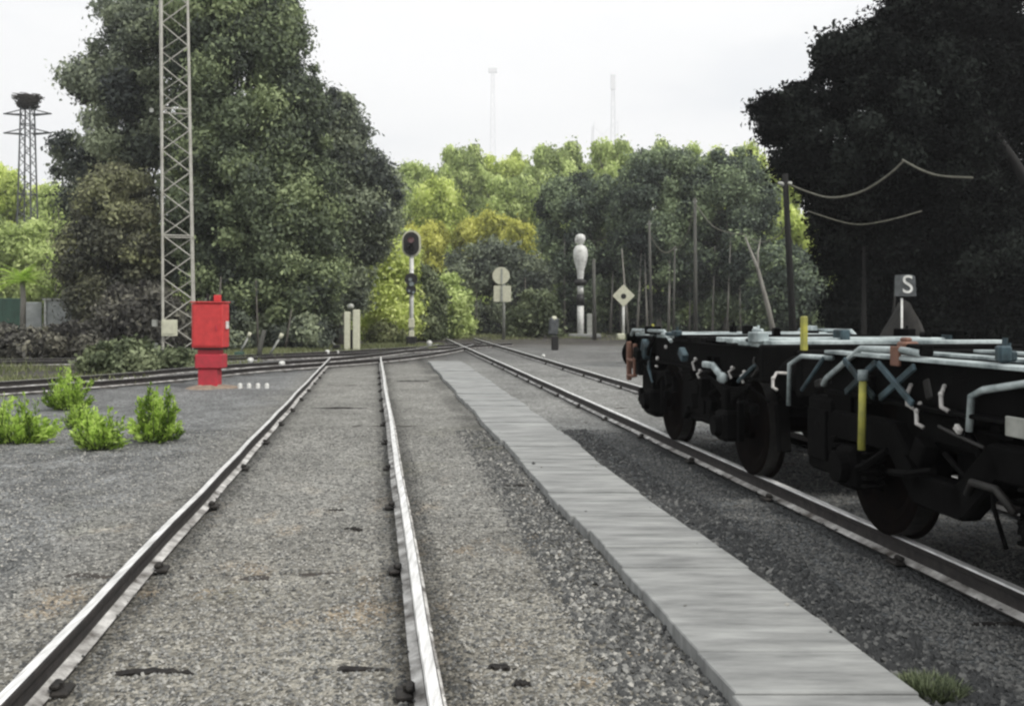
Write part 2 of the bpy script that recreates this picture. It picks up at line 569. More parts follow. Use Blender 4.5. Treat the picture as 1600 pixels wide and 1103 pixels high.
    sp = nt.nodes.new('ShaderNodeSeparateColor')
    nt.links.new(v.outputs['Color'], sp.inputs['Color'])
    nt.links.new(sp.outputs['Red'], r.inputs['Value'])
    r2 = nt.nodes.new('ShaderNodeMapRange')
    r2.inputs['From Min'].default_value = .3
    r2.inputs['From Max'].default_value = .7
    r2.inputs['To Min'].default_value = .62
    r2.inputs['To Max'].default_value = 1.35
    nt.links.new(v2.outputs['Fac'], r2.inputs['Value'])
    mu = nt.nodes.new('ShaderNodeMath')
    mu.operation = 'MULTIPLY'
    nt.links.new(r.outputs[0], mu.inputs[0])
    nt.links.new(r2.outputs[0], mu.inputs[1])
    vm = nt.nodes.new('ShaderNodeVectorMath')
    vm.operation = 'SCALE'
    nt.links.new(at.outputs['Color'], vm.inputs[0])
    nt.links.new(mu.outputs[0], vm.inputs['Scale'])
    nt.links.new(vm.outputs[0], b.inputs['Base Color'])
    b.inputs['Roughness'].default_value = .95
    b.inputs['Specular IOR Level'].default_value = .2
    bp = nt.nodes.new('ShaderNodeBump')
    bp.inputs['Strength'].default_value = .9
    bp.inputs['Distance'].default_value = .03
    nt.links.new(v.outputs['Distance'], bp.inputs['Height'])
    bp.invert = True
    nt.links.new(bp.outputs['Normal'], b.inputs['Normal'])
    me.materials.append(m)
    o = bpy.data.objects.new('ground', me)
    COL.objects.link(o)
    tag(o, kind='structure')


make_ground()


# loose ballast stones: nobody could count them
def make_stones():
    rng = np.random.default_rng(5)
    n = 230000
    Y = 2.6 + 11 * rng.random(n) ** 1.6
    X = (-VX / F * Y - .6) + rng.random(n) * (1600 / F * Y + 1.4)
    wl = np.interp(Y, [p[1] for p in WL], [p[0] for p in WL])
    wr = np.interp(Y, [p[1] for p in WR], [p[0] for p in WR])
    spill = (rng.random(n) < .003) & ((X - wl < .16) | (wr - X < .12))
    keep = (X < wl - .0) | (X > wr + .0)
    onw = ~keep & spill
    keep |= onw
    # keep the rail heads clear, let some stones lie on the foot
    onfoot = np.zeros(n, bool)
    for (x0, y0, x1, y1) in RAILS_XY:
        xr = x0 + (x1 - x0) * (Y - y0) / (y1 - y0)
        keep &= np.abs(X - xr) > .05 + .055 * rng.random(len(X)) ** .5
        onfoot |= np.abs(X - xr) < .08
    X, Y, onfoot, onw = X[keep], Y[keep], onfoot[keep], onw[keep]
    # banks of coarser stones beside the walkway, smoother trodden gravel elsewhere
    wl, wr = wl[keep], wr[keep]
    dw = np.minimum(np.abs(X - wl), np.abs(X - wr))
    pr = np.where(X > wr, .9, np.where(dw < .5, .95, .55))
    k2 = rng.random(len(X)) < pr
    X, Y, dw, onfoot, onw = X[k2], Y[k2], dw[k2], onfoot[k2], onw[k2]
    rt = (X > np.interp(Y, [p[1] for p in WR], [p[0] for p in WR]))
    n = len(X)
    railside = np.full(n, 9.0)
    for (x0, y0, x1, y1) in RAILS_XY:
        railside = np.minimum(railside, np.abs(X - (x0 + (x1 - x0) * (Y - y0) / (y1 - y0))))
    s = (.0055 + .0095 * rng.random(n) ** 1.5) * np.where(dw < .45, 1.45, .9) * np.where(rt, 1.25, 1)
    Z = np.where(onw, WT + .004, np.where(onfoot, .026, ground_height(X, Y))) + s * .15
    ang = rng.random(n) * 6.28
    base = np.array([(1, 0, 0), (0, 1, 0), (-1, 0, 0), (0, -1, 0), (0, 0, .75), (0, 0, -.6)], float)
    v = base[None] * s[:, None, None] * (1 + rng.normal(size=(n, 6, 1)) * .22)
    v[:, :, 0] *= (.8 + rng.random(n) * .6)[:, None]
    ca, sa = np.cos(ang)[:, None], np.sin(ang)[:, None]
    vx = v[..., 0] * ca - v[..., 1] * sa
    vy = v[..., 0] * sa + v[..., 1] * ca
    tl = rng.normal(size=(n, 1)) * .35
    vz = v[..., 2] + vx * tl
    V = np.stack([vx + X[:, None], vy + Y[:, None], vz + Z[:, None]], -1)
    tri = np.array([(0, 1, 4), (1, 2, 4), (2, 3, 4), (3, 0, 4), (1, 0, 5), (2, 1, 5), (3, 2, 5), (0, 3, 5)])
    co = V[:, tri].reshape(-1, 3)
    tint = np.repeat(np.clip(rng.random(n) * np.where(rt, .5, 1.0) - np.where((dw < .5) & (rng.random(n) < .7), .55, 0) - np.where(railside < .2, .45, 0), 0, 1), 8)  # stones carry the painted shade too: right side, walkway edges, rail sides
    m, nt, b = new_mat('loose_ballast_stone')
    at = nt.nodes.new('ShaderNodeAttribute')
    at.attribute_name = 'tint'
    r = nt.nodes.new('ShaderNodeValToRGB')
    e = r.color_ramp.elements
    e[0].color = (.06, .062, .062, 1)
    e[1].color = (.42, .41, .375, 1)
    k = e.new(.55)
    k.color = (.235, .235, .222, 1)
    nt.links.new(at.outputs['Fac'], r.inputs['Fac'])
    nt.links.new(r.outputs['Color'], b.inputs['Base Color'])
    b.inputs['Roughness'].default_value = .9
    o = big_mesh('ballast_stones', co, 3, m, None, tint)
    tag(o, 'loose grey ballast stones strewn around the tracks', 'gravel', kind='stuff')


# ------------------------------------------------------------------ RAILS
RT = 0.16


def rail(pts, parent, dz=0.0, name='rail'):
    """flat-bottomed rail swept along pts"""
    prof = [(-.067, .012), (.067, .012), (.067, .022), (.012, .042), (.010, .115), (.03, .125), (.03, .150), (.024, .16),
            (-.024, .16), (-.03, .150), (-.03, .125), (-.010, .115), (-.012, .042), (-.067, .022)]
    mi = [1, 1, 2, 1, 1, 1, 1, 0, 1, 1, 1, 1, 2, 1]
    mi[8] = 0
    mb = MB()
    n = len(prof)
    pts = [Vector(p) for p in pts]
    for i, p in enumerate(pts):
        d = (pts[min(i + 1, len(pts) - 1)] - pts[max(i - 1, 0)])
        d.z = 0
        d.normalize()
        s = Vector((d.y, -d.x, 0))
        for (a, z) in prof:
            mb.v.append(tuple(Vector((p.x, p.y, 0)) + s * a + Vector((0, 0, z + dz))))
    for i in range(len(pts) - 1):
        for k in range(n):
            q = i * n
            mb.f.append((q + k, q + (k + 1) % n, q + n + (k + 1) % n, q + n + k))
            mb.m.append(mi[k])
    mb.f.append(tuple(range(n)))
    mb.f.append(tuple(range((len(pts) - 1) * n + n - 1, (len(pts) - 1) * n - 1, -1)))
    mb.m += [1, 1]
    return mb.build(name, ['railhead', 'railweb', 'railfoot'], parent)


def ext(a, b, Y):
    t = (Y - a.y) / (b.y - a.y)
    return a + (b - a) * t


mL = (G(-12, 1103, RT), G(510, 565, RT))
mR = (G(681, 1103, RT), G(596, 565, RT))
rN = (G(1600, 922, RT), G(757, 555, RT))
off = Vector((1.73, 0, 0))
rF = (rN[0] + off, rN[1] + off)
RAILS_XY = [(a.x, a.y, b.x, b.y) for a, b in (mL, mR, rN, rF)]


def subdiv(a, b, y0, y1, step=1.1, wob=.009, seed=1):
    rnd = random.Random(seed)
    out = []
    y = y0
    while y < y1 + step:
        p = ext(a, b, min(y, y1))
        out.append(Vector((p.x + rnd.uniform(-wob, wob), p.y, 0)))
        if y >= y1:
            break
        y += step
    return out


def clips(track, a, b, ys, outer=0, seed=3):
    """dark sole plate with clips, where each rail sits on an exposed sleeper"""
    rnd = random.Random(seed)
    for y in ys:
        p = ext(a, b, y)
        d = (b - a).normalized()
        th = math.atan2(-d.x, d.y)
        rot = Matrix.Rotation(th, 3, 'Z')
        for sgn in (-1, 1):
            if sgn == outer:
                continue
            mb = MB()
            mb.box(p + rot @ Vector((sgn * .105, 0, -RT + .024)), (.075, .13, .026), rot, 0, .008)
            mb.box(p + rot @ Vector((sgn * .078, 0, -RT + .05)), (.04, .085, .03), rot, 0, .01)
            mb.tube([p + rot @ Vector((sgn * .1, 0, -RT + .03)), p + rot @ Vector((sgn * .1, 0, -RT + .06))], .011, 6)
            mb.build('rail_clip', 'clip', track)


def sleeper(track, c, th, length=2.6, z=0.0, w=.2, seed=0):
    rnd = random.Random(seed)
    mb = MB()
    rot = Matrix.Rotation(th, 3, 'Z')
    n = 14
    vs, fs = [], []
    for i in range(n + 1):
        x = -length / 2 + length * i / n
        for (y, zz) in ((-w / 2, -.12), (-w / 2, 0), (0, .012), (w / 2, 0), (w / 2, -.12)):
            vs.append(Vector(c) + rot @ Vector((x, y + rnd.uniform(-.012, .012), z + zz + rnd.uniform(-.012, .008))))
    for i in range(n):
        for k in range(4):
            q = i * 5 + k
            fs.append((q, q + 1, q + 6, q + 5))
    fs += [tuple(range(5)), tuple(range(n * 5 + 4, n * 5 - 1, -1))]
    mb.add(vs, fs)
    mb.build('sleeper', 'sleeper', track)


main = thing('railway_track', 'straight railway track with shiny rails in the foreground, left of the concrete walkway', 'railway track')
rail(subdiv(*mL, -3, 33.0, seed=1), main)
rail(subdiv(*mR, -3, 33.0, seed=2), main)
YC = [4.13, 6.1, 8.1, 10.1, 12.1, 14.1, 16.1, 18.1, 20.2, 22.2, 24.3, 26.4]
clips(main, *mL, YC)
clips(main, *mR, YC, 1)
for k, y in enumerate(YC):
    a, b = ext(*mL, y - .06), ext(*mR, y - .06)
    c = (a + b) / 2
    sleeper(main, (c.x, y - .02, 0), math.atan(.03), 2.7, -.022 + (.009 if k % 4 == 1 else -.004), .2, k)

side = thing('railway_track', 'railway track under the dark wagons, right of the concrete walkway', 'railway track')
rail(subdiv(*rN, -5, 58, seed=3), side)
rail(subdiv(*rF, -5, 58, seed=4), side)
YC2 = [2.2, 4.25, 6.3, 8.45, 10.6, 12.7, 14.8, 16.9, 19, 21, 23, 25, 28, 31]
clips(side, *rN, YC2, seed=5)
clips(side, *rF, YC2, seed=6)
for k, y in enumerate(YC2):
    c = (ext(*rN, y) + ext(*rF, y)) / 2
    sleeper(side, (c.x, y, 0), math.atan(.13), 2.6, -.018, .22, 40 + k)


def offset_poly(pts, d):
    out = []
    for i, p in enumerate(pts):
        t = (pts[min(i + 1, len(pts) - 1)] - pts[max(i - 1, 0)])
        t.z = 0
        t.normalize()
        out.append(p + Vector((-t.y, t.x, 0)) * d)
    return out


def smooth_poly(pts, n=40):
    P_ = [pts[0]] + pts + [pts[-1]]
    out = []
    for i in range(1, len(P_) - 2):
        for k in range(6):
            t = k / 6
            a, b, c, d = P_[i - 1], P_[i], P_[i + 1], P_[i + 2]
            out.append(.5 * ((2 * b) + (c - a) * t + (2 * a - 5 * b + 4 * c - d) * t * t + (3 * b - a - 3 * c + d) * t ** 3))
    out.append(pts[-1])
    return out


curve = smooth_poly([G(-260, 622, RT), G(0, 606, RT), G(160, 595, RT), G(308, 583, RT), G(400, 574, RT), G(500, 567, RT), G(595, 560, RT), G(660, 553, RT), G(712, 545, RT), G(740, 538, RT)])
cross = thing('railway_track', 'railway track crossing from the left behind the red cabinet into the junction', 'railway track')
rail(curve, cross, .003)
rail(offset_poly(curve, 1.73), cross, .003)
for i in range(2, len(curve) - 2, 2):
    p = (curve[i] + offset_poly(curve, 1.73)[i]) / 2
    d = curve[i + 1] - curve[i - 1]
    sleeper(cross, (p.x, p.y, 0), math.atan2(d.y, d.x) + math.pi / 2, 2.6, .004, .24, 80 + i)
curve2 = smooth_poly([G(-60, 566, RT), G(120, 563, RT), G(300, 561, RT), G(440, 556, RT), G(560, 551, RT), G(650, 546, RT), G(735, 540, RT), G(800, 536, RT)])
cross2 = thing('railway_track', 'farther railway track crossing below the left trees behind the white marker lamps', 'railway track')
rail(curve2, cross2, .006)
rail(offset_poly(curve2, 1.73), cross2, .006)
for i in range(2, len(curve2) - 2, 2):
    p = (curve2[i] + offset_poly(curve2, 1.73)[i]) / 2
    d = curve2[i + 1] - curve2[i - 1]
    sleeper(cross2, (p.x, p.y, 0), math.atan2(d.y, d.x) + math.pi / 2, 2.6, .002, .24, 120 + i)

# bottom-right pieces of half buried timber
for (x, y, w, lab) in ((235, 1053, .36, 'long black timber scrap in the foreground beside the left rail'), (560, 1050, .3, 'thin dark timber scrap in the foreground just left of the right main rail'), (778, 1046, .16, 'thin dark timber scrap in the foreground right of the main track'), (530, 638, .9, 'dark timber strip lying across the main track in the middle distance'), (645, 596, .7, 'dark timber strip right of the main track near the walkway end'), (805, 760, .33, 'short dark timber scrap in the gravel left of the walkway bend'), (526, 797, .16, 'small dark timber scrap lying between the main rails, farther one'),
                       (552, 828, .13, 'small dark timber scrap lying between the main rails, nearer one'), (1570, 977, .5, 'dark timber piece in the dark gravel at the right edge'), (815, 1075, .08, 'tiny dark timber chip in the foreground gravel left of the walkway')):
    p = G(x, y, 0)
    mb = MB()
    n = 12
    vs, fs = [], []
    for i in range(n + 1):
        t = i / n * 2 - 1
        hw = .026 * (1 - abs(t) ** 2 * .85) * random.uniform(.55, 1.15)
        up = .012 * (1 - t * t) - .004 + random.uniform(-.005, .006)
        for (yy, zz) in ((-hw, -.04), (-hw * .8, up), (hw, up + .004), (hw, -.04)):
            vs.append((t * w / 2 * 1.1, yy + random.uniform(-.006, .006), zz + random.uniform(-.004, .004)))
    for i in range(n):
        for k in range(3):
            q = i * 4 + k
            fs.append((q, q + 1, q + 5, q + 4))
    fs += [(0, 1, 2, 3), (n * 4 + 3, n * 4 + 2, n * 4 + 1, n * 4)]
    mb.add(vs, fs)
    o = mb.build('timber_scrap', 'scrap', None, loc=(p.x, p.y, float(ground_height(np.array([p.x]), np.array([p.y]))[0]) + .004))
    tag(o, lab, 'timber', 'timber scraps in the gravel')

make_stones()

# ------------------------------------------------------------------ WALKWAY (path of concrete slabs)
mb = MB()
y = 2.0
rnd = random.Random(4)
while y < 32:
    L = .5
    j = rnd.uniform(-.006, .006) + .018 * math.sin(y * 1.3) + .008 * math.sin(y * 2.9 + 1)
    j2 = rnd.uniform(-.006, .006) + .015 * math.sin(y * 1.1 + 2) + .008 * math.sin(y * 2.3)
    dz = rnd.uniform(-.008, .008)
    tl = rnd.uniform(-.004, .004)
    y1 = y + L - .014
    skew = .02
    def pt(e, yy, s):
        ee = WL if e == 0 else WR
        return line_at(ee, yy) + s
    a, b = pt(0, y, j), pt(1, y, j2)
    c, d = pt(0, y1, j), pt(1, y1, j2)
    t = WT + dz
    q = .006
    vs = [(a, y, -.05), (b, y, -.05), (d, y1, -.05), (c, y1, -.05),
          (a, y, t - q), (b, y, t - q), (d, y1, t - q + tl), (c, y1, t - q + tl),
          (a + q, y + q, t), (b - q, y + q, t), (d - q, y1 - q, t + tl), (c + q, y1 - q, t + tl)]
    fs = [(8, 9, 10, 11)]
    for k in range(4):
        k2 = (k + 1) % 4
        fs += [(k, k2, k2 + 4, k + 4), (k + 4, k2 + 4, k2 + 8, k + 8)]
    mb.add(vs, fs)
    y += L
o = mb.build('path', 'concrete')
tag(o, 'pale grey concrete slab walkway between the tracks', None, kind='structure')

# ------------------------------------------------------------------ WAGONS
rc = (rN[0] + rF[0]) / 2
rd = (rF[1] + rN[1]) / 2
th_w = math.atan2(-(rd - rc).x, (rd - rc).y)
c0 = ext(rc, rd, 0.0)
W_ORIGIN = Vector((c0.x, 0, RT))
cw = math.cos(th_w)


def wl_y(Y):
    """local distance along the track for a point about Y metres ahead, on the left side of the wagons"""
    return (Y) / cw - 0.13


def wheelset(root, y, g=.865, r=.46):
    mb = MB()
    mb.tube([(-g - .24, y, r), (g + .24, y, r)], .075, 12)
    mb.build('axle', 'wheel', root, True)
    for s in (-1, 1):
        mb = MB()
        ax = (s, 0, 0)
        mb.lathe([(.0, .10), (.12, .10), (.13, .055), (.30, .035), (.37, .07), (r - .03, .07), (r, .06)], ax, (s * g, y, r), 40)
        mb.lathe([(r, .06), (r + .004, -.05)], ax, (s * g, y, r), 40, 1)
        mb.lathe([(r + .004, -.05), (r + .03, -.06), (r + .03, -.085), (.3, -.085), (.0, -.06)], ax, (s * g, y, r), 40)
        mb.build('wheel', ['wheel', 'tread'], root)


def axlebox(root, y, s, r=.46, x=1.13):
    mb = MB()
    mb.box((s * x, y, r), (.2, .28, .28), None, 0, .03)
    mb.lathe([(.0, .16), (.09, .16), (.1, .1)], (s, 0, 0), (s * x, y, r), 16)
    for dy in (-.2, .2):
        mb.box((s * (x - .03), y + dy, r + .12), (.05, .07, .5), None, 0, .008)
    mb.build('axle_box', 'black_steel', root)
    mb = MB()
    for k in range(6):
        L = .58 - k * .085
        pts = [(s * x, y + t * L, r + .36 - k * .028 - .11 * (1 - t * t) * .6 + .05) for t in (-1, -.5, 0, .5, 1)]
        mb.tube(pts, .016, 5)
    mb.box((s * x, y, r + .24), (.11, .1, .2), None, 0, .01)
    mb.build('leaf_spring', 'black_steel', root)


def coil_bogie(root, y0, y1):
    """two-axle bogie frame with coil springs"""
    for y in (y0, y1):
        wheelset(root, y)
    for s in (-1, 1):
        mb = MB()
        x = s * 1.1
        n = []
        for (yy, z) in ((y0 - .42, .55), (y0 - .25, .72), (y0 + .5, .72), (y0 + .8, .45), (y1 - .8, .45), (y1 - .5, .72), (y1 + .25, .72), (y1 + .42, .55)):
            n.append((x, yy, z))
        for a, b in zip(n, n[1:]):
            a, b = Vector(a), Vector(b)
            c = (a + b) / 2
            ang = math.atan2((b - a).z, (b - a).y)
            mb.box(c, (.12, (b - a).length + .08, .19), Matrix.Rotation(ang, 3, 'X'), 0, .015)
        mb.build('bogie_side_frame', 'black_steel', root)
        for y in (y0, y1):
            mb = MB()
            mb.box((s * 1.12, y, .46), (.2, .26, .28), None, 0, .03)
            mb.lathe([(.0, .16), (.1, .16), (.11, .1)], (s, 0, 0), (s * 1.12, y, .46), 16)
            mb.build('axle_box', 'black_steel', root)
            for dy in (-.22, .22):
                mb = MB()
                pts = [(s * 1.12 + .065 * math.cos(t * .9), y + dy + .065 * math.sin(t * .9), .34 + t * .0075) for t in range(40)]
                mb.tube(pts, .014, 5)
                mb.build('coil_spring', 'black_steel', root)
    mb = MB()
    mb.box((0, (y0 + y1) / 2, .6), (1.9, .3, .3), None, 0, .03)
    mb.build('bolster', 'black_steel', root)


def buffer(root, x, y, sy, z=.96):
    mb = MB()
    mb.lathe([(.12, 0), (.12, .28), (.085, .28), (.085, .45), (.06, .46)], (0, sy, 0), (x, y, z), 20)
    b = mb.build('buffer', 'black_steel', root, True)
    mb = MB()
    mb.lathe([(.0, .45), (.2, .455), (.215, .47), (.2, .495), (.1, .51), (0, .515)], (0, sy, 0), (x, y, z), 24)
    mb.build('buffer_head', 'black_steel', b, True)


def ibeam(mb, y0, y1, x, ztop, h=.28, w=.14, mi=0, mitop=None):
    mt = mi if mitop is None else mitop
    yc, L = (y0 + y1) / 2, (y1 - y0)
    mb.box((x, yc, ztop - .012), (w, L, .024), None, mt, .004)
    mb.box((x, yc, ztop - h / 2), (.02, L - .02, h - .052), None, mi)
    mb.box((x, yc, ztop - h + .012), (w, L, .024), None, mi, .004)


# far wagon ---------------------------------------------------------------
far = thing('flat_wagon', 'dark two-axle flat wagon with pale deck edge, the farther wagon on the right track', 'wagon', W_ORIGIN, th_w)
ZD = 1.23   # deck above rail top
fy0, fy1 = wl_y(8.35), wl_y(12.75)
mb = MB()
for s in (-1, 1):
    ibeam(mb, fy0, fy1, s * 1.0, ZD - .03, .3, .16)
    ibeam(mb, fy0, fy1, s * .3, ZD - .03, .26, .12)
for k in range(7):
    y = fy0 + .3 + (fy1 - fy0 - .6) * k / 6
    mb.box((0, y, ZD - .16), (1.95, .1, .2), None, 0, .01)
mb.build('underframe', 'black_steel', far)
for yy in (fy0 - .05, fy1 + .05):
    mb = MB()
    mb.box((0, yy, ZD - .16), (2.35, .1, .32), None, 0, .015)
    mb.build('buffer_beam', 'black_steel', far)
for part_, rng_ in (('pale_steel', range(0, 7)), ('black_steel', range(7, 15)), ('pale_steel', range(15, 24))):
  mb = MB()
  for k in rng_:
    y = fy0 + (fy1 - fy0) * (k + .5) / 24
    if k in (2, 5, 10, 12, 16, 20):
        continue
    mb.box((random.uniform(-.03, .03), y, ZD + .0 + random.uniform(-.01, .01)), (2.2 + random.uniform(-.08, .04), (fy1 - fy0) / 24 - .012, .045), None, 0, .006)
  mb.build('deck', part_, far)
for s in (-1, 1):
    mb = MB()
    mb.tube([(s * 1.12, fy1 + .1, ZD - .08), (s * 1.13, fy1 - .1, ZD + .05), (s * 1.13, fy1 - 1.5, ZD + .06), (s * 1.12, fy1 - 1.75, ZD - .05)], .022, 6)
    mb.build('handrail', 'pale_steel', far)
for y in (wl_y(9.15), wl_y(11.6)):
    wheelset(far, y)
    for s in (-1, 1):
        axlebox(far, y, s)
for x in (-.9, .9):
    buffer(far, x, fy0 - .1, -1, .95)
    buffer(far, x, fy1 + .1, 1, .95)
mb = MB()
mb.lathe([(.0, -.55), (.17, -.52), (.21, -.4), (.21, .4), (.17, .52), (0, .55)], (0, 1, 0), (-.6, wl_y(12.4) - .4, .42), 20)
mb.build('air_tank', 'black_steel', far, True)
def boxes(root, name, m, lst):
    for (c, sz) in lst:
        mb = MB()
        mb.box(c, sz, None, 0, min(sz) * .12)
        mb.box((c[0] - sz[0] / 2 - .012, c[1], c[2]), (.03, sz[1] * .7, sz[2] * .65), None, 0, .006)
        for q in (-1, 1):
            mb.box((c[0], c[1] + q * sz[1] * .3, c[2] + sz[2] / 2 + .03), (sz[0] * .8, .05, .07), None, 0, .006)
        mb.build(name, m, root)


boxes(far, 'equipment_box', 'black_steel', [((-.86, wl_y(12.25), .62), (.36, .5, .8)), ((-.82, wl_y(10.45), .66), (.42, 1.0, .62)),
      ((.2, wl_y(10.4), .66), (1.5, 1.3, .6)), ((-.1, wl_y(9.1), .78), (1.4, 1.0, .34)), ((-.1, wl_y(11.7), .78), (1.4, 1.2, .34)), ((-1.0, wl_y(9.85), .8), (.2, .3, .4))])
mb = MB()
for s in (-1, 1):
    for (ya, yb) in ((wl_y(9.15), 1), (wl_y(11.6), 1)):
        mb.box((s * .86, ya + .58, .5), (.1, .09, .42), Matrix.Rotation(.15, 3, 'X'), 0, .01)
        mb.box((s * .86, ya - .58, .5), (.1, .09, .42), Matrix.Rotation(-.15, 3, 'X'), 0, .01)
        mb.tube([(s * .86, ya + .58, .7), (s * .8, ya - .58, .72)], .02, 6)
    mb.tube([(s * .5, fy0 + .5, .3), (s * .5, fy1 - .5, .32)], .03, 6)
mb.build('brake_rigging', 'black_steel', far)
mb = MB()
mb.box((-1.17, wl_y(12.7), .88), (.06, .07, .5), None, 0, .01)
mb.box((-1.17, wl_y(12.4), .9), (.05, .06, .42), None, 0, .01)
mb.tube([(-1.19, wl_y(12.7), .7), (-1.19, wl_y(12.4), .7)], .02, 6)
mb.tube([(-1.19, wl_y(12.7), .9), (-1.19, wl_y(12.4), .9)], .02, 6)
mb.build('step', 'rust', far)
mb = MB()
mb.box((-1.2, wl_y(9.3), .96), (.05, .26, .08), Matrix.Rotation(.35, 3, 'X'), 0, .02)
mb.box((-1.21, wl_y(9.12), .9), (.07, .14, .1), None, 0, .025)
mb.box((-1.22, wl_y(9.5), 1.0), (.05, .2, .06), None, 0, .01)
mb.build('brake_cylinder', 'pale_steel', far, True)
for yy in (wl_y(11.9),):
    mb = MB()
    mb.box((-1.08, yy, ZD + .07), (.03, .04, .13), None, 0, .008)
    mb.build('stanchion', 'yellow', far)
for (yy, z, l) in ((10.05, 1.03, .12), (9.0, 1.0, .1), (9.9, .92, .08), (8.7, .98, .1)):
    mb = MB()
    mb.box((-1.16, wl_y(yy), z), (.03, .035, .03), None, 0, .01)
    mb.tube([(-1.14, wl_y(yy), z), (-1.18, wl_y(yy) + .03, z - .04), (-1.16, wl_y(yy) + .02, z - l)], .012, 6)
    mb.build('hose', 'hose', far)

# near wagon ----------------------------------------------------------------
near = thing('container_wagon', 'dark skeletal container wagon with long pale beams and yellow lever, the nearer wagon', 'wagon', W_ORIGIN, th_w)
ny0, ny1 = -5.0, wl_y(7.55)
mb = MB()
for s in (-1, 1):
    ibeam(mb, ny0, ny1 - .45, s * 1.12, ZD, .3, .13, 0, 1)
    ibeam(mb, ny0, ny1, s * .32, ZD - .02, .34, .15, 0, 1)
    ibeam(mb, ny0, ny1 - .3, s * .72, ZD - .03, .2, .08, 0, 1)
for yy in (ny0 + .8, -2.9, -1.2, .6, 2.4, 3.5, 4.6, 5.6, 6.5):
    mb.box((0, yy, ZD - .14), (2.15, .16, .16), None, 0, .01)
mb.build('underframe', ['black_steel', 'pale_steel'], near)
for k in range(2):
    ya = 6.75 - k * .45
    for q in (0, 1):
        a = Vector((-1.2, wl_y(ya), ZD - (.05 if q else .27)))
        b = Vector((-1.2, wl_y(ya - .4), ZD - (.27 if q else .05)))
        d = b - a
        mb = MB()
        mb.box((a + b) / 2 + Vector((-.012 * q, 0, 0)), (.022, d.length, .045), Matrix.Rotation(math.atan2(d.z, d.y), 3, 'X'), 0, .006)
        mb.build('truss_bar', 'teal_steel', near)

for yy in (ny1 + .06, ny0 - .06):
    mb = MB()
    mb.box((0, yy, ZD - .2), (2.3, .11, .36), None, 0, .015)
    mb.build('buffer_beam', 'black_steel', near)
# diagonal end braces, pale blue
for s in (-1, 1):
    mb = MB()
    for (ya, yb, xa, xb) in ((5.0, 6.3, -.3, -1.05), (6.3, 5.0, -.34, -1.05)):
        a, b = Vector((s * xa, wl_y(ya), ZD - .06)), Vector((s * xb, wl_y(yb), ZD - .11))
        d = b - a
        mb.box((a + b) / 2, (.09, d.length, .05), Matrix.Rotation(math.atan2(-d.x, d.y), 3, 'Z'), 0, .008)
    mb.build('diagonal_brace', 'teal_steel', near)
mb = MB()
x = -1.17
mb.tube([(x, wl_y(7.15), .98), (x, wl_y(7.1), 1.03), (x, wl_y(6.6), ZD + .03), (x, wl_y(6.1), ZD + .04), (x, wl_y(5.9), ZD + .03)], .02, 8)
mb.build('handrail', 'pale_steel', near, True)
mb = MB()
mb.tube([(x, wl_y(5.42), .86), (x, wl_y(5.40), 1.05), (x, wl_y(5.3), 1.09), (x, wl_y(4.9), 1.16), (x, wl_y(4.3), 1.17), (x, wl_y(3.6), 1.17)], .02, 8)
mb.build('handrail', 'pale_steel', near, True)
mb = MB()
mb.tube([(-1.19, wl_y(7.7), .78), (-1.19, wl_y(7.68), 1.1), (-1.17, wl_y(7.5), 1.17), (-1.17, wl_y(7.0), 1.18)], .018, 8)
mb.build('handrail', 'pale_steel', near, True)
mb = MB()
mb.tube([(-1.26, wl_y(6.42), .62), (-1.25, wl_y(6.42), 1.06)], .024, 10)
lv = mb.build('brake_lever', 'yellow', near, True)
mb = MB()
mb.tube([(-1.25, wl_y(6.42), 1.062), (-1.25, wl_y(6.42), 1.13)], .032, 10)
mb.build('lever_tip', 'pale_steel', lv, True)
for yy in (6.15, 1.5):
    mb = MB()
    mb.box((-1.1, wl_y(yy), ZD + .05), (.1, .1, .08), None, 0, .012)
    mb.box((-1.1, wl_y(yy) + .02, ZD + .1), (.05, .07, .03), None, 0, .01)
    mb.box((-1.18, wl_y(yy), ZD + .0), (.02, .1, .12), None, 0, .004)
    mb.build('container_lock', 'rust', near)
mb = MB()
mb.box((-1.1, wl_y(7.62), ZD + .1), (.045, .05, .28), None, 0, .008)
mb.build('stanchion', 'yellow', near)
for (yy, z, n) in ((6.0, 1.0, 1), (5.65, 1.02, 1), (5.9, .9, 1), (8.0, .95, 1)):
    mb = MB()
    y = wl_y(yy)
    mb.tube([(-1.0, y + .1, z + .05), (-1.14, y + .05, z + .06), (-1.19, y, z + .01), (-1.2, y - .02, z - .05), (-1.18, y - .06, z - .07)], .013, 8)
    mb.box((-1.19, y, z + .02), (.025, .035, .035), None, 0, .01)
    mb.build('hose', 'hose', near, True)
coil_bogie(near, wl_y(4.75), wl_y(6.75))
coil_bogie(near, -3.9, -2.1)
for x in (-.9, .9):
    buffer(near, x, ny1 + .12, .55, .93)
    buffer(near, x, ny0 - .12, -1, .93)
boxes(near, 'equipment_box', 'black_steel', [((-1.02, wl_y(7.25), .62), (.26, .42, .55)), ((-.95, wl_y(3.9), .75), (.5, .9, .4)),
      ((-.1, wl_y(6.9), .74), (1.5, .7, .36)), ((-.2, wl_y(5.75), .82), (1.7, 1.3, .26)), ((-1.0, wl_y(7.0), .86), (.2, .5, .3)), ((.3, wl_y(5.4), .5), (1.0, 1.6, .4))])
mb = MB()
mb.box((-1.19, wl_y(5.0), .93), (.02, .16, .1), None, 0, .004)
mb.build('label_plate', 'silver', near)
mb = MB()
mb.tube([(-1.16, wl_y(5.45), .52), (-1.2, wl_y(5.35), .6), (-1.2, wl_y(5.15), .6), (-1.18, wl_y(5.03), .5)], .022, 8)
mb.build('brake_pipe', 'tread', near, True)
mb = MB()
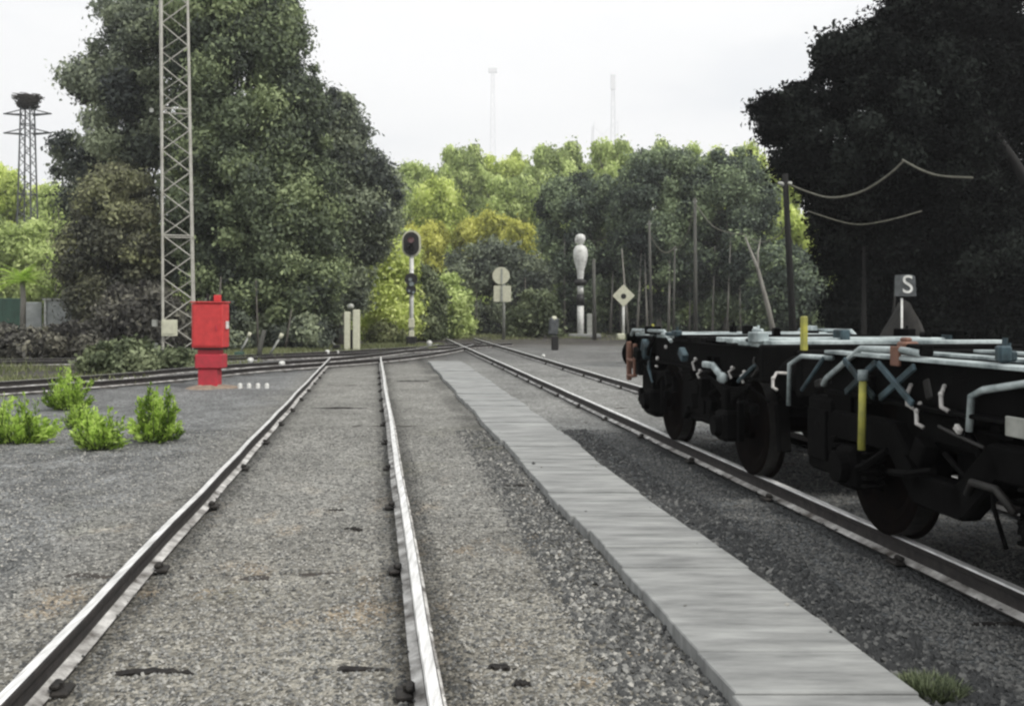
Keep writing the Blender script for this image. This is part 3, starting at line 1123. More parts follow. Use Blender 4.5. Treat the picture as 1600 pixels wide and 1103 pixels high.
for s in (-1, 1):
    for ya in (wl_y(4.75), wl_y(6.75)):
        for q in (-.56, .56):
            mb.box((s * .865, ya + q, .5), (.12, .08, .4), Matrix.Rotation(.2 * (1 if q > 0 else -1), 3, 'X'), 0, .01)
    mb.tube([(s * .62, wl_y(3.5), .4), (s * .62, wl_y(7.3), .4)], .03, 6)
mb.build('brake_rigging', 'black_steel', near)
# coupling between the wagons belongs to the near wagon
mb = MB()
mb.tube([(0, ny1 + .1, .9), (0, ny1 + .3, .86), (0, ny1 + .48, .84)], .045, 8)
mb.box((0, ny1 + .25, .9), (.16, .16, .16), None, 0, .02)
mb.build('coupling_hook', 'black_steel', near)

rn = random.Random(77)
for (root, ya, yb, nn) in ((far, 8.5, 12.5, 20), (near, 4.6, 7.3, 9)):
    for k in range(nn):
        y = wl_y(rn.uniform(ya, yb))
        x = rn.choice((-1.08, -1.08, .9, 0, 1.08)) + rn.uniform(-.06, .04)
        h = rn.uniform(.03, .11)
        mb = MB()
        mb.box((x, y, ZD + h / 2 + .01), (rn.uniform(.04, .12), rn.uniform(.05, .25), h), Matrix.Rotation(rn.uniform(-.3, .3), 3, 'Z'), 0, .01)
        if rn.random() < .4:
            mb.tube([(x, y, ZD), (x + .01, y, ZD + h + .05)], .014, 6)
        mb.build('deck_fitting', rn.choice(('black_steel', 'black_steel', 'pale_steel', 'teal_steel')), root)
for (root, ya, yb, nn) in ((far, 8.4, 12.6, 34), (near, 4.2, 7.4, 34)):
    for k in range(nn):
        y = wl_y(rn.uniform(ya, yb))
        z = rn.uniform(.42, 1.12)
        x = -rn.uniform(1.02, 1.2)
        m = rn.choice(('black_steel', 'black_steel', 'black_steel', 'teal_steel', 'tread', 'hose')) if z > .8 else 'black_steel'
        mb = MB()
        if m == 'hose':
            mb.box((x - .03, y, z), (.03, rn.uniform(.03, .07), rn.uniform(.02, .05)), Matrix.Rotation(rn.uniform(-.8, .8), 3, 'X'), 0, .008)
        elif rn.random() < .5:
            mb.box((x, y, z), (rn.uniform(.04, .1), rn.uniform(.05, .22), rn.uniform(.05, .2)), Matrix.Rotation(rn.uniform(-.6, .6), 3, 'X'), 0, .01)
        else:
            a = rn.uniform(-1.4, 1.4)
            L = rn.uniform(.1, .35)
            mb.tube([(x, y - math.cos(a) * L, z - math.sin(a) * L * .6), (x - .03, y, z), (x, y + math.cos(a) * L, z + math.sin(a) * L * .3)], rn.uniform(.01, .025), 6)
        mb.build('fitting', m, root)

# ------------------------------------------------------------------ RED CABINET
p = G(329, 606)
s = p.y / F
cab = thing('trackside_cabinet', 'tall red two-tier cabinet standing on a brown mound beside the track', 'cabinet', (p.x, p.y, 0), 0)


def px(w):
    return w * s


def zz(y):
    return H - (y - VY) * s


mb = MB()
mb.box((0, 0, (zz(543) + zz(474)) / 2), (px(48), .5, zz(474) - zz(543)), None, 0, .02)
mb.box((0, 0, zz(472.5)), (px(51), .56, .03), None, 0, .01)
mb.build('head_box', 'red', cab)
mb = MB()
mb.box((-.0, -.258, (zz(543) + zz(474)) / 2), (px(42), .014, (zz(474) - zz(543)) * .9), None, 0, .006)
d = mb.build('door', 'red', cab)
mb = MB()
mb.box((px(15), -.275, (zz(512))), (.035, .025, .12), None, 0, .005)
mb.build('handle', 'red2', d)
mb = MB()
mb.box((0, 0, zz(548)), (px(34), .3, zz(543) - zz(553)), None, 0, .01)
mb.build('neck', 'red2', cab)
mb = MB()
mb.box((0, 0, zz(544.5)), (px(44), .44, px(2.5)), None, 0, .004)
mb.build('dark_strip', 'black', cab)  # thin dark strip under the head box
mb = MB()
mb.box((px(1), 0, zz(564)), (px(42), .42, zz(554) - zz(576)), None, 0, .02)
mb.box((px(-1), 0, (zz(576) + 0) / 2), (px(30), .34, zz(576)), None, 0, .015)
mb.build('pedestal', 'red2', cab)
mb = MB()
mb.box((px(11), 0, zz(466)), (px(9), .16, px(10)), None, 0, .01)
mb.build('top_lug', 'red', cab)
mb = MB()
mb.tube([(px(-4), 0, zz(471)), (px(-4), 0, zz(460))], .03, 8)
mb.tube([(px(3), 0, zz(471)), (px(3), 0, zz(464))], .04, 8)
mb.build('cable_gland', 'black', cab)
mb = MB()
mb.box((px(26), 0, zz(508)), (.05, .12, .17), None, 0, .01)
mb.build('side_lock', 'white', cab)

mb = MB()
n = 28
vs = [(0, 0, .16)]
for r, z in ((.25, .155), (.45, .12), (.65, .06), (.85, .0), (.95, -.05)):
    for k in range(n):
        t = 6.2832 * k / n
        q = r * (1 + .15 * math.sin(3 * t + 1) + random.uniform(-.05, .05))
        vs.append((q * math.cos(t), q * math.sin(t) * .7, z + random.uniform(-.012, .012)))
fs = [(0, 1 + k, 1 + (k + 1) % n) for k in range(n)]
for r in range(4):
    for k in range(n):
        a = 1 + r * n + k
        b = 1 + r * n + (k + 1) % n
        fs.append((a, a + n, b + n, b))
mb.add(vs, fs)
o = mb.build('earth_mound', 'mound', loc=(p.x, p.y, -.08))
tag(o, kind='structure')

# ------------------------------------------------------------------ LATTICE MAST
def lattice(mb, legs0, legs1, n, rl, rb, faces=None, horiz=True, zpow=1.0):
    """legs0/legs1: bottom/top positions of the legs"""
    k = len(legs0)
    for a, b in zip(legs0, legs1):
        mb.tube([a, b], rl, 6)
    for i in range(n):
        t0, t1 = i / n, (i + 1) / n
        for j in range(k):
            a, b = j, (j + 1) % k
            A0, A1 = legs0[a].lerp(legs1[a], t0), legs0[a].lerp(legs1[a], t1)
            B0, B1 = legs0[b].lerp(legs1[b], t0), legs0[b].lerp(legs1[b], t1)
            if i % 2 == 0:
                mb.tube([A0, B1], rb, 4)
            else:
                mb.tube([B0, A1], rb, 4)
            if horiz and i % 8 == 0:
                mb.tube([A0, B0], rb * 1.2, 4)


p = G(270, 566)
s = p.y / F
mast = thing('lattice_mast', 'tall slender grey lattice mast rising out of the frame behind the red cabinet', 'mast', (p.x, p.y, 0), 0)
hT = 18.5
def mx_(x):
    return (x - 270) * s
mb = MB()
L0 = [Vector((mx_(264), -.55, 0)), Vector((mx_(306), -.25, 0)), Vector((mx_(294), .75, 0)), Vector((mx_(247), .5, 0))]
L1 = [Vector((mx_(254), -.2, hT)), Vector((mx_(289), -.05, hT)), Vector((mx_(280), .5, hT)), Vector((mx_(242), .3, hT))]
for a, b in zip(L0, L1):
    mb.tube([a, b], .045 if a is L0[0] else .036, 6)
mb.build('leg_frame', 'mast', mast)
mb = MB()
n = 26
for i in range(n):
    t0, t1 = i / n, (i + 1) / n
    for j in range(4):
        a, b = j, (j + 1) % 4
        if j in (0, 2):
            A0, A1 = L0[a].lerp(L1[a], t0), L0[a].lerp(L1[a], t1)
            B0, B1 = L0[b].lerp(L1[b], t0), L0[b].lerp(L1[b], t1)
            mb.tube([A0, B1] if i % 2 == 0 else [B0, A1], .020 if j == 0 else .014, 4)
        if i % 6 == 0:
            A0, B0 = L0[a].lerp(L1[a], t0), L0[b].lerp(L1[b], t0)
            mb.tube([A0, B0], .022, 4)
mb.build('bracing', 'mast', mast)
mb = MB()
mb.box((mx_(275), -.62, H - (512 - VY) * s), (23 * s, .12, 25 * s), None, 0, .01)
mb.box((mx_(275), -.69, H - (512 - VY) * s), (17 * s, .02, 18 * s), None, 0, .004)
mb.build('sign_box', 'cream', mast)
for (xx, yy, w) in ((247, 505, 8), (248, 540, 7), (242, 176, 5)):
    mb = MB()
    mb.box((mx_(xx), -.3, H - (yy - VY) * s), (w * s, .1, w * 1.3 * s), None, 0, .01)
    mb.build('insulator', 'silver', mast)

# ------------------------------------------------------------------ SIGNALS AND SIGNS
def oval(w, h, n=24):
    r = w / 2
    out = []
    for k in range(n):
        t = 2 * math.pi * k / n
        z = math.sin(t) * r + (h / 2 - r) * (1 if math.sin(t) > 0 else -1)
        out.append((math.cos(t) * r, z))
    return out


def rect(w, h):
    return [(-w / 2, -h / 2), (w / 2, -h / 2), (w / 2, h / 2), (-w / 2, h / 2)]


def circ(r, n=28):
    return [(r * math.cos(6.28318 * k / n), r * math.sin(6.28318 * k / n)) for k in range(n)]


# signal with black oval head
p = G(643, 541)
s = p.y / F
sg = thing('railway_signal', 'railway signal with tall black oval head on a white mast', 'signal', (p.x, p.y, 0))
mb = MB()
mb.tube([(0, 0, 0), (0, 0, zz(398))], 3.4 * s, 12)
mb.build('mast', 'white', sg, True)
mb = MB()
mb.box((0, 0, .25), (15 * s, .5, .5), None, 0, .03)
mb.build('base', 'black', sg)
mb = MB()
mb.plate(oval(30 * s, 42 * s), .04, (0, -.02, zz(381)))
hd = mb.build('target_board', 'cream', sg)
mb = MB()
mb.plate(oval(24 * s, 36 * s), .14, (0, -.13, zz(381)))
mb.build('black_face', 'black', hd)
for yy in (376, 389):
    mb = MB()
    mb.lathe([(0, .0), (.13, 0), (.15, .03), (.15, .22)], (0, -1, 0), (0, -.205, zz(yy)), 18)
    mb.build('lamp', 'lens' if yy == 376 else 'black', hd)
mb = MB()
mb.plate(circ(10 * s), .12, (0, -.2, zz(437)))
mb.plate(circ(8 * s), .12, (0, -.2, zz(453)))
h2 = mb.build('lower_head', 'black', sg)
for (dx, yy, r) in ((-1, 437, .09), (1, 444, .12), (4, 457, .07), (-3, 455, .07)):
    mb = MB()
    mb.lathe([(0, .05), (r, .05), (r, 0)], (0, -1, 0), (dx * s, -.27, zz(yy)), 14)
    mb.build('lens', 'lensdark', h2)
mb = MB()
mb.box((0, .0, zz(505)), (9 * s, .3, 14 * s), None, 0, .02)
mb.box((0, .0, zz(523)), (8 * s, .3, 12 * s), None, 0, .02)
mb.build('junction_box', 'cream', sg)

# disc and plate sign seen from behind
p = G(787, 531)
s = p.y / F
ds = thing('trackside_sign', 'cream round disc above a rectangular plate on a thin grey post', 'sign', (p.x, p.y, 0))
mb = MB()
mb.tube([(0, 0, 0), (0, 0, zz(420))], 2.6 * s, 10)
mb.build('post', 'silver', ds, True)
mb = MB()
mb.plate([(a * 1, b) for a, b in circ(13.5 * s, 8 * 3)], .03, (-4 * s, -.16, zz(431)))
mb.build('disc', 'cream', ds)
mb = MB()
mb.plate(rect(11 * s, 25 * s), .03, (-10 * s, -.13, zz(459)))
mb.plate(rect(13 * s, 25 * s), .03, (5 * s, -.13, zz(459)))
mb.box((-2 * s, -.12, zz(450)), (24 * s, .03, .05), None, 0)
mb.build('plate', 'cream', ds)
mb = MB()
mb.box((-3 * s, -.2, zz(431)), (2.4 * s, .03, 22 * s), None, 0)
mb.box((-3 * s, -.2, zz(459)), (2.4 * s, .03, 25 * s), None, 0)
mb.build('bracket', 'silver', ds)

# white rear of a signal
p = G(907, 527)
s = p.y / F
ws = thing('railway_signal', 'railway signal seen from behind with white teardrop back and banded white post', 'signal', (p.x, p.y, 0))
mb = MB()
mb.tube([(0, 0, 0), (0, 0, zz(476))], 5.2 * s, 12)
mb.tube([(0, 0, zz(460)), (0, 0, zz(447))], 4.8 * s, 12)
mb.build('post', 'white', ws, True)
mb = MB()
mb.tube([(0, 0, zz(477)), (0, 0, zz(460))], 6.2 * s, 12)
mb.build('black_band', 'black', ws, True)
mb = MB()
mb.lathe([(6 * s, zz(446)), (10 * s, zz(444)), (10 * s, zz(439)), (5 * s, zz(436))], (0, 0, 1), (0, 0, 0), 16)
mb.build('black_band', 'black', ws, True)
mb = MB()
mb.lathe([(4.5 * s, zz(436)), (6 * s, zz(422)), (9.5 * s, zz(410)), (11.5 * s, zz(400)), (11 * s, zz(391)), (8 * s, zz(385)), (3.5 * s, zz(383))], (0, 0, 1), (0, 0, 0), 20)
mb.build('teardrop_housing', 'white', ws, True)
mb = MB()
mb.lathe([(2.5 * s, zz(384)), (5 * s, zz(380)), (8 * s, zz(374)), (7 * s, zz(368)), (3 * s, zz(366)), (0, zz(365.8))], (0, 0, 1), (0, 0, 0), 16)
mb.box((-6 * s, 0, zz(376)), (5 * s, .25, 9 * s), None, 0, .03)
mb.build('hood', 'white', ws, True)
mb = MB()
mb.box((6 * s, 0, .12), (50 * s, 1.2, .24), None, 0, .03)
mb.build('base', 'concrete', ws)
mb = MB()
mb.box((14 * s, 0, (zz(490)) / 2 + .1), (8 * s, .3, zz(490) - .22), None, 0, .02)
mb.build('relay_box', 'silver', ws)

# diamond sign
p = G(974, 530)
s = p.y / F
dd = thing('trackside_sign', 'diamond-shaped white sign with a small black spot on a white post', 'sign', (p.x, p.y, 0))
mb = MB()
mb.tube([(0, 0, 0), (0, 0, zz(470))], 2.2 * s, 10)
mb.build('post', 'white', dd, True)
mb = MB()
r = 17.5 * s
mb.plate([(0, -r), (r, 0), (0, r), (-r, 0)], .03, (0, -.1, zz(462)))
pl = mb.build('diamond_plate', 'cream', dd)
mb = MB()
mb.plate(circ(4.2 * s, 16), .02, (0, -.128, zz(463)))
mb.build('black_spot', 'black', pl)
mb = MB()
mb.box((-4 * s, 0, .15), (12 * s, .5, .42), None, 0, .05)
mb.build('base', 'cream', dd)

# speed sign with the S mark
Y = 21.0
p = P(1409, 490, Y)
s = Y / F
sp = thing('trackside_sign', 'dark square sign with a white S on a thin post before the dark trees', 'sign', (p.x, p.y, 0))
mb = MB()
mb.tube([(0, 0, 0), (0, 0, zz(466))], 1.8 * s, 8)
mb.build('post', 'white', sp, True)
mb = MB()
mb.plate([(-17 * s, -17 * s), (17 * s, -17 * s), (15 * s, 14 * s), (8 * s, 17 * s), (-16 * s, 16 * s)], .03, (4 * s, -.05, zz(446)))
sq = mb.build('sign_plate', 'signgrey', sp)
cu = bpy.data.curves.new('letter', 'FONT')
cu.body = 'S'
cu.size = .56
cu.extrude = .006
cu.offset = .0
cu.align_x = 'CENTER'
cu.align_y = 'CENTER'
tmp = bpy.data.objects.new('letter_tmp', cu)
COL.objects.link(tmp)
bpy.context.view_layer.update()
me = bpy.data.meshes.new_from_object(tmp.evaluated_get(bpy.context.evaluated_depsgraph_get()))
bpy.data.objects.remove(tmp)
me.materials.clear()
me.materials.append(M['white'])
lt = bpy.data.objects.new('letter', me)
COL.objects.link(lt)
lt.parent = sq
lt.location = (7 * s, -.078, zz(446))
lt.rotation_euler = (math.pi / 2, 0, 0)
lt['label'] = 'white letter S'

# canvas covered heap behind that sign
p = P(1412, 520, 23.2)
mb = MB()
vs, fs = [], []
for iy, yy in enumerate(np.linspace(-1.4, 1.4, 9)):
    for ix, xx in enumerate(np.linspace(-1, 1, 17)):
        hgt = 1.95 * (1 - abs(xx)) * (1 - abs(yy / 1.4) ** 2.5) + random.uniform(-.05, .05)
        vs.append((xx * .95, yy, max(hgt, -.05)))
for iy in range(8):
    for ix in range(16):
        a = iy * 17 + ix
        fs.append((a, a + 1, a + 18, a + 17))
mb.add(vs, fs)
o = mb.build('covered_heap', 'net', None, True, loc=(p.x, p.y, 0))
tag(o, 'peaked grey-brown canvas covered heap behind the S sign', 'heap')

# ground signal with pale top
p = G(867, 547)
s = p.y / F
gs = thing('ground_signal', 'low dark ground signal with a pale rounded top between the tracks', 'signal', (p.x, p.y, 0))
mb = MB()
mb.box((0, 0, zz(525) / 2), (11 * s, .35, zz(525)), None, 0, .04)
mb.build('body', 'black', gs)
mb = MB()
mb.box((-2 * s, 0, zz(510)), (15 * s, .3, 28 * s), Matrix.Rotation(.1, 3, 'Y'), 0, .08)
mb.build('head', 'signgrey', gs)
mb = MB()
mb.lathe([(0, -6 * s), (4 * s, -5 * s), (5.5 * s, 0), (4 * s, 4 * s), (0, 5 * s)], (1, 0, .4), (-1 * s, 0, zz(499)), 12)
mb.build('cap', 'cream', gs, True)

# cream twin cabinet posts
p = G(550, 549)
s = p.y / F
tp_ = thing('twin_post_cabinet', 'pair of narrow cream upright cabinets below the left trees', 'cabinet', (p.x, p.y, 0))
for (dx, w, y0) in ((-7, 9, 487), (7, 10, 484)):
    mb = MB()
    mb.box((dx * s, 0, zz(y0) / 2), (w * s, .35, zz(y0)), None, 0, .03)
    mb.build('cabinet_column', 'cream', tp_)
mb = MB()
mb.box((0, .05, zz(515) / 2), (4.6 * s, .2, zz(515)), None, 0, .01)
mb.build('centre_panel', 'black', tp_)
mb = MB()
mb.lathe([(0, -4 * s), (4 * s, -3.5 * s), (5.5 * s, 0), (4 * s, 3.5 * s), (0, 5 * s)], (0, 0, 1), (-2 * s, 0, zz(479)), 14)
mb.build('rounded_cap', 'silver', tp_, True)

# marker lamps
for (x, y, r, lab) in ((392, 563, 5.2, 'round white marker lamp nearest the red cabinet'), (441, 568, 5.2, 'round white marker lamp between two switch levers beside the track'),
                       (512, 550, 4.2, 'small white marker lamp just left of the twin cream cabinets'), (528, 550, 3.2, 'smallest white marker lamp at the foot of the twin cream cabinets'),
                       (671, 536, 5.0, 'white marker lamp at the foot of the oval signal'), (703, 516, 4.0, 'upright white marker lamp below the far green bushes'),
                       (849, 556, 3.4, 'low white marker lamp beside the dark ground signal')):
    r *= .82
    pp = G(x, y + r + 2)
    s = pp.y / F
    t = thing('marker_lamp', lab, 'lamp', (pp.x, pp.y, 0), 0, 'white marker lamps beside the points')
    mb = MB()
    mb.lathe([(0, -.6 * r * s), (r * s, -.5 * r * s), (r * 1.05 * s, .1), (r * .8 * s, .16), (0, .18)], (0, -1, 0), (0, 0, (r + 2) * s), 16)
    mb.build('lamp_disc', 'white', t, True)
    mb = MB()
    mb.box((0, .05, .06), (r * 1.2 * s, .12, .14), None, 0, .01)
    mb.build('lamp_foot', 'black', t)

# row of four white reflectors
for k in range(4):
    pp = G(375 + k * 14.0, 607)
    s = pp.y / F
    mb = MB()
    mb.lathe([(3.4 * s, 0), (3.6 * s, 5 * s), (2.4 * s, 8 * s), (0, 8.8 * s)], (0, 0, 1), (0, 0, 0), 10)
    o = mb.build('reflector_stud', 'white', None, True, loc=(pp.x, pp.y, 0))
    tag(o, ('first (leftmost)', 'second', 'third', 'fourth (rightmost)')[k] + ' small white stud in the row right of the red cabinet', 'marker', 'row of white studs')

# switch levers
for (x0, y0, x1, y1, lab) in ((374, 552, 391, 519, 'slanting pale switch lever nearest the red cabinet'), (419, 556, 441, 521, 'slanting pale switch lever right of the leaning post, tilted right'),
                              (526, 540, 506, 516, 'pale switch lever tilted left beside the twin cream cabinets')):
    pp = G(x0, y0 + 6)
    s = pp.y / F
    t = thing('switch_lever', lab, 'lever', (pp.x, pp.y, 0), 0, 'switch levers')
    dx, dz = (x1 - x0) * s, (y0 - y1) * s
    mb = MB()
    mb.tube([(0, 0, .1), (dx * .85, 0, .1 + dz * .85)], .04, 8)
    mb.build('lever_arm', 'silver', t, True)
    mb = MB()
    mb.tube([(dx * .83, 0, .1 + dz * .83), (dx * 1.0, 0, .1 + dz * 1.04)], .07, 8)
    mb.build('lever_grip', 'cream', t, True)
    mb = MB()
    mb.box((0, 0, .1), (.3, .4, .22), None, 0, .03)
    mb.build('lever_base', 'greenpaint' if x0 < 400 else 'black', t)
pp = G(404, 562)
s = pp.y / F
mb = MB()
mb.tube([(0, 0, 0), (3 * s, 0, 22 * s), (9 * s, 0, 46 * s)], [.1, .085, .07], 8)
o = mb.build('leaning_post', 'greypole', None, True, loc=(pp.x, pp.y, 0))
tag(o, 'short weathered post between the two right-tilted switch levers', 'post')

# ------------------------------------------------------------------ POLES AND CABLES
def pole(x, ytop, Y, r, m, lab, lean=0.0, kind='utility_pole', arm=True):
    p = P(x, 490, Y)
    k = Y / F
    ht = H - (ytop - VY) * k
    t = thing(kind, lab, 'pole', (p.x, p.y, 0), 0)
    mb = MB()
    mb.tube([(0, 0, 0), (-lean * .5, 0, ht * .5), (-lean, 0, ht)], [r * 1.2, r, r * .85], 10)
    mb.build('shaft', m, t, True)
    if arm:
        mb = MB()
        for q in (-1, 1):
            mb.lathe([(.05, 0), (.05, .1), (.03, .16), (0, .18)], (q, 0, .3), (-lean, 0, ht - .25), 8)
        mb.build('insulator', 'silver', t, True)
    return Vector((p.x - lean, p.y, ht))


A = pole(1243, 272, 22.0, .075, 'polewood', 'slim black pole leaning slightly left behind the wagons', .24)
B = pole(1018, 345, 62, .095, 'greypole', 'grey pole in front of the dark grove, right of the diamond sign', .15)
C = pole(1087, 310, 60, .11, 'greypole', 'tallest grey pole in the middle of the dark grove', .05)
D = pole(1052, 385, 63, .07, 'greypole', 'thin grey pole between the two thicker poles of the dark grove', -.1)
E = pole(929, 405, 60, .12, 'greypole', 'plain grey pole just right of the white teardrop signal', .05, arm=False)


def cable(pts, r, lab, m='cable'):
    pts = [Vector(p) for p in pts]
    o0 = pts[0].copy()
    mb = MB()
    mb.tube([p - o0 for p in smooth_poly(pts)], r, 6)
    o = mb.build('overhead_cable', m, None, True, loc=o0)
    tag(o, lab, 'cable', 'sagging overhead cables')


cable([A - Vector((0, 0, .2)), P(1262, 300, 21.6), P(1300, 309, 20.8), P(1345, 300, 20.2), P(1385, 276, 19.7), P(1412, 252, 19.4)], .022, 'thick sagging cable from the black pole into the dark trees')
cable([P(1410, 250, 19.4), P(1440, 266, 19), P(1470, 275, 18.7), P(1520, 278, 18.2)], .022, 'short sagging cable end inside the dark right trees')
cable([P(1262, 330, 23), P(1330, 350, 22.4), P(1380, 346, 22.1), P(1440, 330, 22)], .014, 'lower sagging cable below the thick one at the dark trees')
cable([B - Vector((0, 0, .8)), B.lerp(D, .3) - Vector((0, 0, 1.2)), B.lerp(D, .65) - Vector((0, 0, 1.0)), D - Vector((0, 0, .1))], .03, 'small sagging cable between the two left poles of the grove')
cable([D - Vector((0, 0, .1)), D.lerp(C, .3) - Vector((0, 0, .9)), D.lerp(C, .65) - Vector((0, 0, 1.1)), C - Vector((0, 0, .5))], .03, 'sagging cable rising to the tallest grove pole')
cable([C - Vector((0, 0, .3)), P(1112, 352, 58), P(1140, 364, 57), P(1162, 366, 55)], .03, 'sagging cable from the tallest grove pole to the bare trunk')
cable([P(1162, 366, 55), P(1185, 378, 45), P(1212, 372, 33), A - Vector((0, 0, 1.2))], .02, 'lowest sagging cable running right towards the black pole')

# leaning bare trunk
p = P(1212, 490, 55)
mb = MB()
k = 55 / F
mb.tube([(0, 0, 0), (-12 * k, 0, 1.65 + 10 * k), (-28 * k, 0, 1.65 + 70 * k), (-48 * k, 0, 1.65 + 120 * k)], [.17, .14, .1, .05], 8)
mb.tube([(-28 * k, 0, 1.65 + 70 * k), (-26 * k, .3, 1.65 + 95 * k), (-20 * k, .5, 1.65 + 118 * k)], [.09, .06, .02], 6)
o = mb.build('bare_tree', 'palebark', None, True, loc=(p.x, p.y, 0))
tag(o, 'bare pale trunk leaning left in front of the dark grove', 'tree')

# ------------------------------------------------------------------ STORK NEST PYLON
Yp = 80.0
p = P(43, 490, Yp)
s = Yp / F
py_ = thing('lattice_pylon', 'grey lattice pylon with two crossarms and a dark stork nest platform at the left edge', 'pylon', (p.x, p.y, 0))
mb = MB()
hp = H + (490 - 168) * s
L0 = [Vector((-.75, -.75, 0)), Vector((.75, -.75, 0)), Vector((.75, .75, 0)), Vector((-.75, .75, 0))]
L1 = [Vector((-.38, -.38, hp)), Vector((.38, -.38, hp)), Vector((.38, .38, hp)), Vector((-.38, .38, hp))]
lattice(mb, L0, L1, 26, .065, .035)
mb.build('tower', 'signgrey', py_)
for yy in (180, 210):
    z = H - (yy - VY) * s
    mb = MB()
    for sx in (-1, 1):
        mb.tube([(sx * .3, -.3, z), (sx * 2.0, 0, z + .1)], .06, 5)
        mb.tube([(sx * .3, .3, z), (sx * 2.0, 0, z + .1)], .06, 5)
        mb.tube([(sx * .3, 0, z + .5), (sx * 2.0, 0, z + .1)], .05, 5)
    mb.build('crossarm', 'signgrey', py_)
nest = MB()
rn = random.Random(8)
for k in range(700):
    t = rn.uniform(0, 6.28)
    r = rn.uniform(.1, 1.0)
    z = rn.uniform(0, 1.0)
    rr = r * (.75 + .45 * z)
    c = Vector((rr * math.cos(t), rr * math.sin(t), z))
    dv = Vector((-math.sin(t) + rn.uniform(-.5, .5), math.cos(t) + rn.uniform(-.5, .5), rn.uniform(-.25, .25))).normalized() * rn.uniform(.2, .45)
    nest.tube([c - dv, c + dv], .03, 4)
o = nest.build('stork_nest', 'stick', None, False, loc=(p.x, p.y, hp - .02))
tag(o, 'dark bulky stick nest on top of the left pylon', 'nest')

# far faint aerial masts
for (x, ytop, Y, w, lab) in ((770, 108, 700, 3.6, 'faint pale lattice aerial mast with a small head above the middle trees'), (958, 122, 700, 3.2, 'faint pale lattice aerial mast, shorter one right of centre')):
    p = P(x, 490, Y)
    s = Y / F
    ht = H - (ytop - VY) * s
    t = thing('aerial_mast', lab, 'mast', (p.x, p.y, 10), 0, 'faint far masts')
    mb = MB()
    L0 = [Vector((-w, -w, 0)), Vector((w, -w, 0)), Vector((w, w, 0)), Vector((-w, w, 0))]
    L1 = [Vector((-.9, -.9, ht - 10)), Vector((.9, -.9, ht - 10)), Vector((.9, .9, ht - 10)), Vector((-.9, .9, ht - 10))]
    lattice(mb, L0, L1, 26, .26, .13)
    mb.build('tower', 'farmast', t)
    mb = MB()
    mb.box((0, 0, ht - 10 - (1 if x < 900 else 3)), (6.5 if x < 900 else 3.6, 2.2, 3.6 if x < 900 else 11), None, 0, .2)
    mb.build('aerial_head', 'farmast', t)

p = P(945, 490, 700)
t = thing('aerial_mast', 'widest and faintest pale lattice mast, rising out of the frame right of centre', 'mast', (p.x, p.y, 10), 0, 'faint far masts')
mb = MB()
L0 = [Vector((a * 13, b * 13, 0)) for a, b in ((-1, -1), (1, -1), (1, 1), (-1, 1))]
L1 = [Vector((a * 4, b * 4, 260)) for a, b in ((-1, -1), (1, -1), (1, 1), (-1, 1))]
for a, b in zip(L0, L1):
    mb.tube([a, a.lerp(b, .5)], .28, 5)
for i in range(9):
    for j in range(4):
        a, b = j, (j + 1) % 4
        mb.tube([L0[a].lerp(L1[a], i / 18), L0[b].lerp(L1[b], (i + 1) / 18)], .14, 4)
mb.build('tower', 'farmast', t)

# ------------------------------------------------------------------ GREY WALL, GREEN SHEET (left)
p = P(103, 490, 48)
s = 48 / F
wl_ = thing('grey_shed', 'pale grey rendered shed below the left trees', 'shed', (p.x, p.y, 0))
mb = MB()
mb.box((-8 * s, 1.6, zz(470) / 2), (56 * s, 3, zz(470)), None, 0, .02)
mb.build('wall', 'wall', wl_)
mb = MB()
mb.box((-8 * s, 1.6, zz(469) + .03), (59 * s, 3.2, .1), None, 0, .02)
mb.build('roof', 'silver', wl_)
mb = MB()
for xx in (-33, 14):
    mb.box((xx * s, .06, zz(470) / 2), (3 * s, .1, zz(470) - .02), None, 0, .01)
mb.build('corner_post', 'white', wl_)
p = P(52, 490, 48.5)
mb = MB()
mb.box((0, 0, zz(472) / 2), (26 * s, .12, zz(472)), None, 0, .02)
for k in range(9):
    mb.box((-12 * s + k * 3 * s, -.075, zz(472) / 2), (.04, .03, zz(474)), None, 0)
o = mb.build('panel_fence', 'wall', None, False, loc=(p.x, p.y, 0))
tag(o, 'pale grey ribbed fence panel left of the grey shed', 'fence')
p = P(-4, 490, 48.5)
mb = MB()
mb.box((0, 0, zz(466) / 2), (76 * s, .1, zz(466)), None, 0, .02)
for k in range(14):
    mb.box((-36 * s + k * 5.5 * s, -.065, zz(466) / 2), (.05, .03, zz(468)), None, 0)
o = mb.build('panel_fence', 'greenpaint', None, False, loc=(p.x, p.y, 0))
tag(o, 'dark green sheet fence at the left edge', 'fence')

# small palm
p = P(35, 490, 46)
s = 46 / F
pm = thing('palm_tree', 'small bright green palm beside the fence at the left edge', 'palm tree', (p.x, p.y, 0))
mb = MB()
mb.tube([(0, 0, 0), (.05, 0, zz(470)), (0, 0, zz(440))], [.16, .13, .12], 8)
mb.build('trunk', 'palebark', pm, True)
mb = MB()
rn = random.Random(3)
for k in range(34):
    t = rn.uniform(0, 6.28)
    up = rn.uniform(-.2, 1.2)
    L = rn.uniform(1.0, 1.7)
    d = Vector((math.cos(t) * math.cos(up), math.sin(t) * math.cos(up), math.sin(up)))
    c0_ = Vector((0, 0, zz(440)))
    side_ = d.cross(Vector((0, 0, 1))).normalized()
    for j in range(9):
        u = (j + 1) / 9
        pt0 = c0_ + d * L * u + Vector((0, 0, -.55 * u * u))
        for sg_ in (-1, 1):
            q1 = pt0 + side_ * sg_ * .34 * (1.1 - u) + d * .16 + Vector((0, 0, -.1))
            mb.add([pt0 - d * .05, pt0 + d * .05, q1], [(0, 1, 2)])
o = mb.build('fronds', 'L_bright', pm)
a = o.data.attributes.new('tint', 'FLOAT', 'FACE')
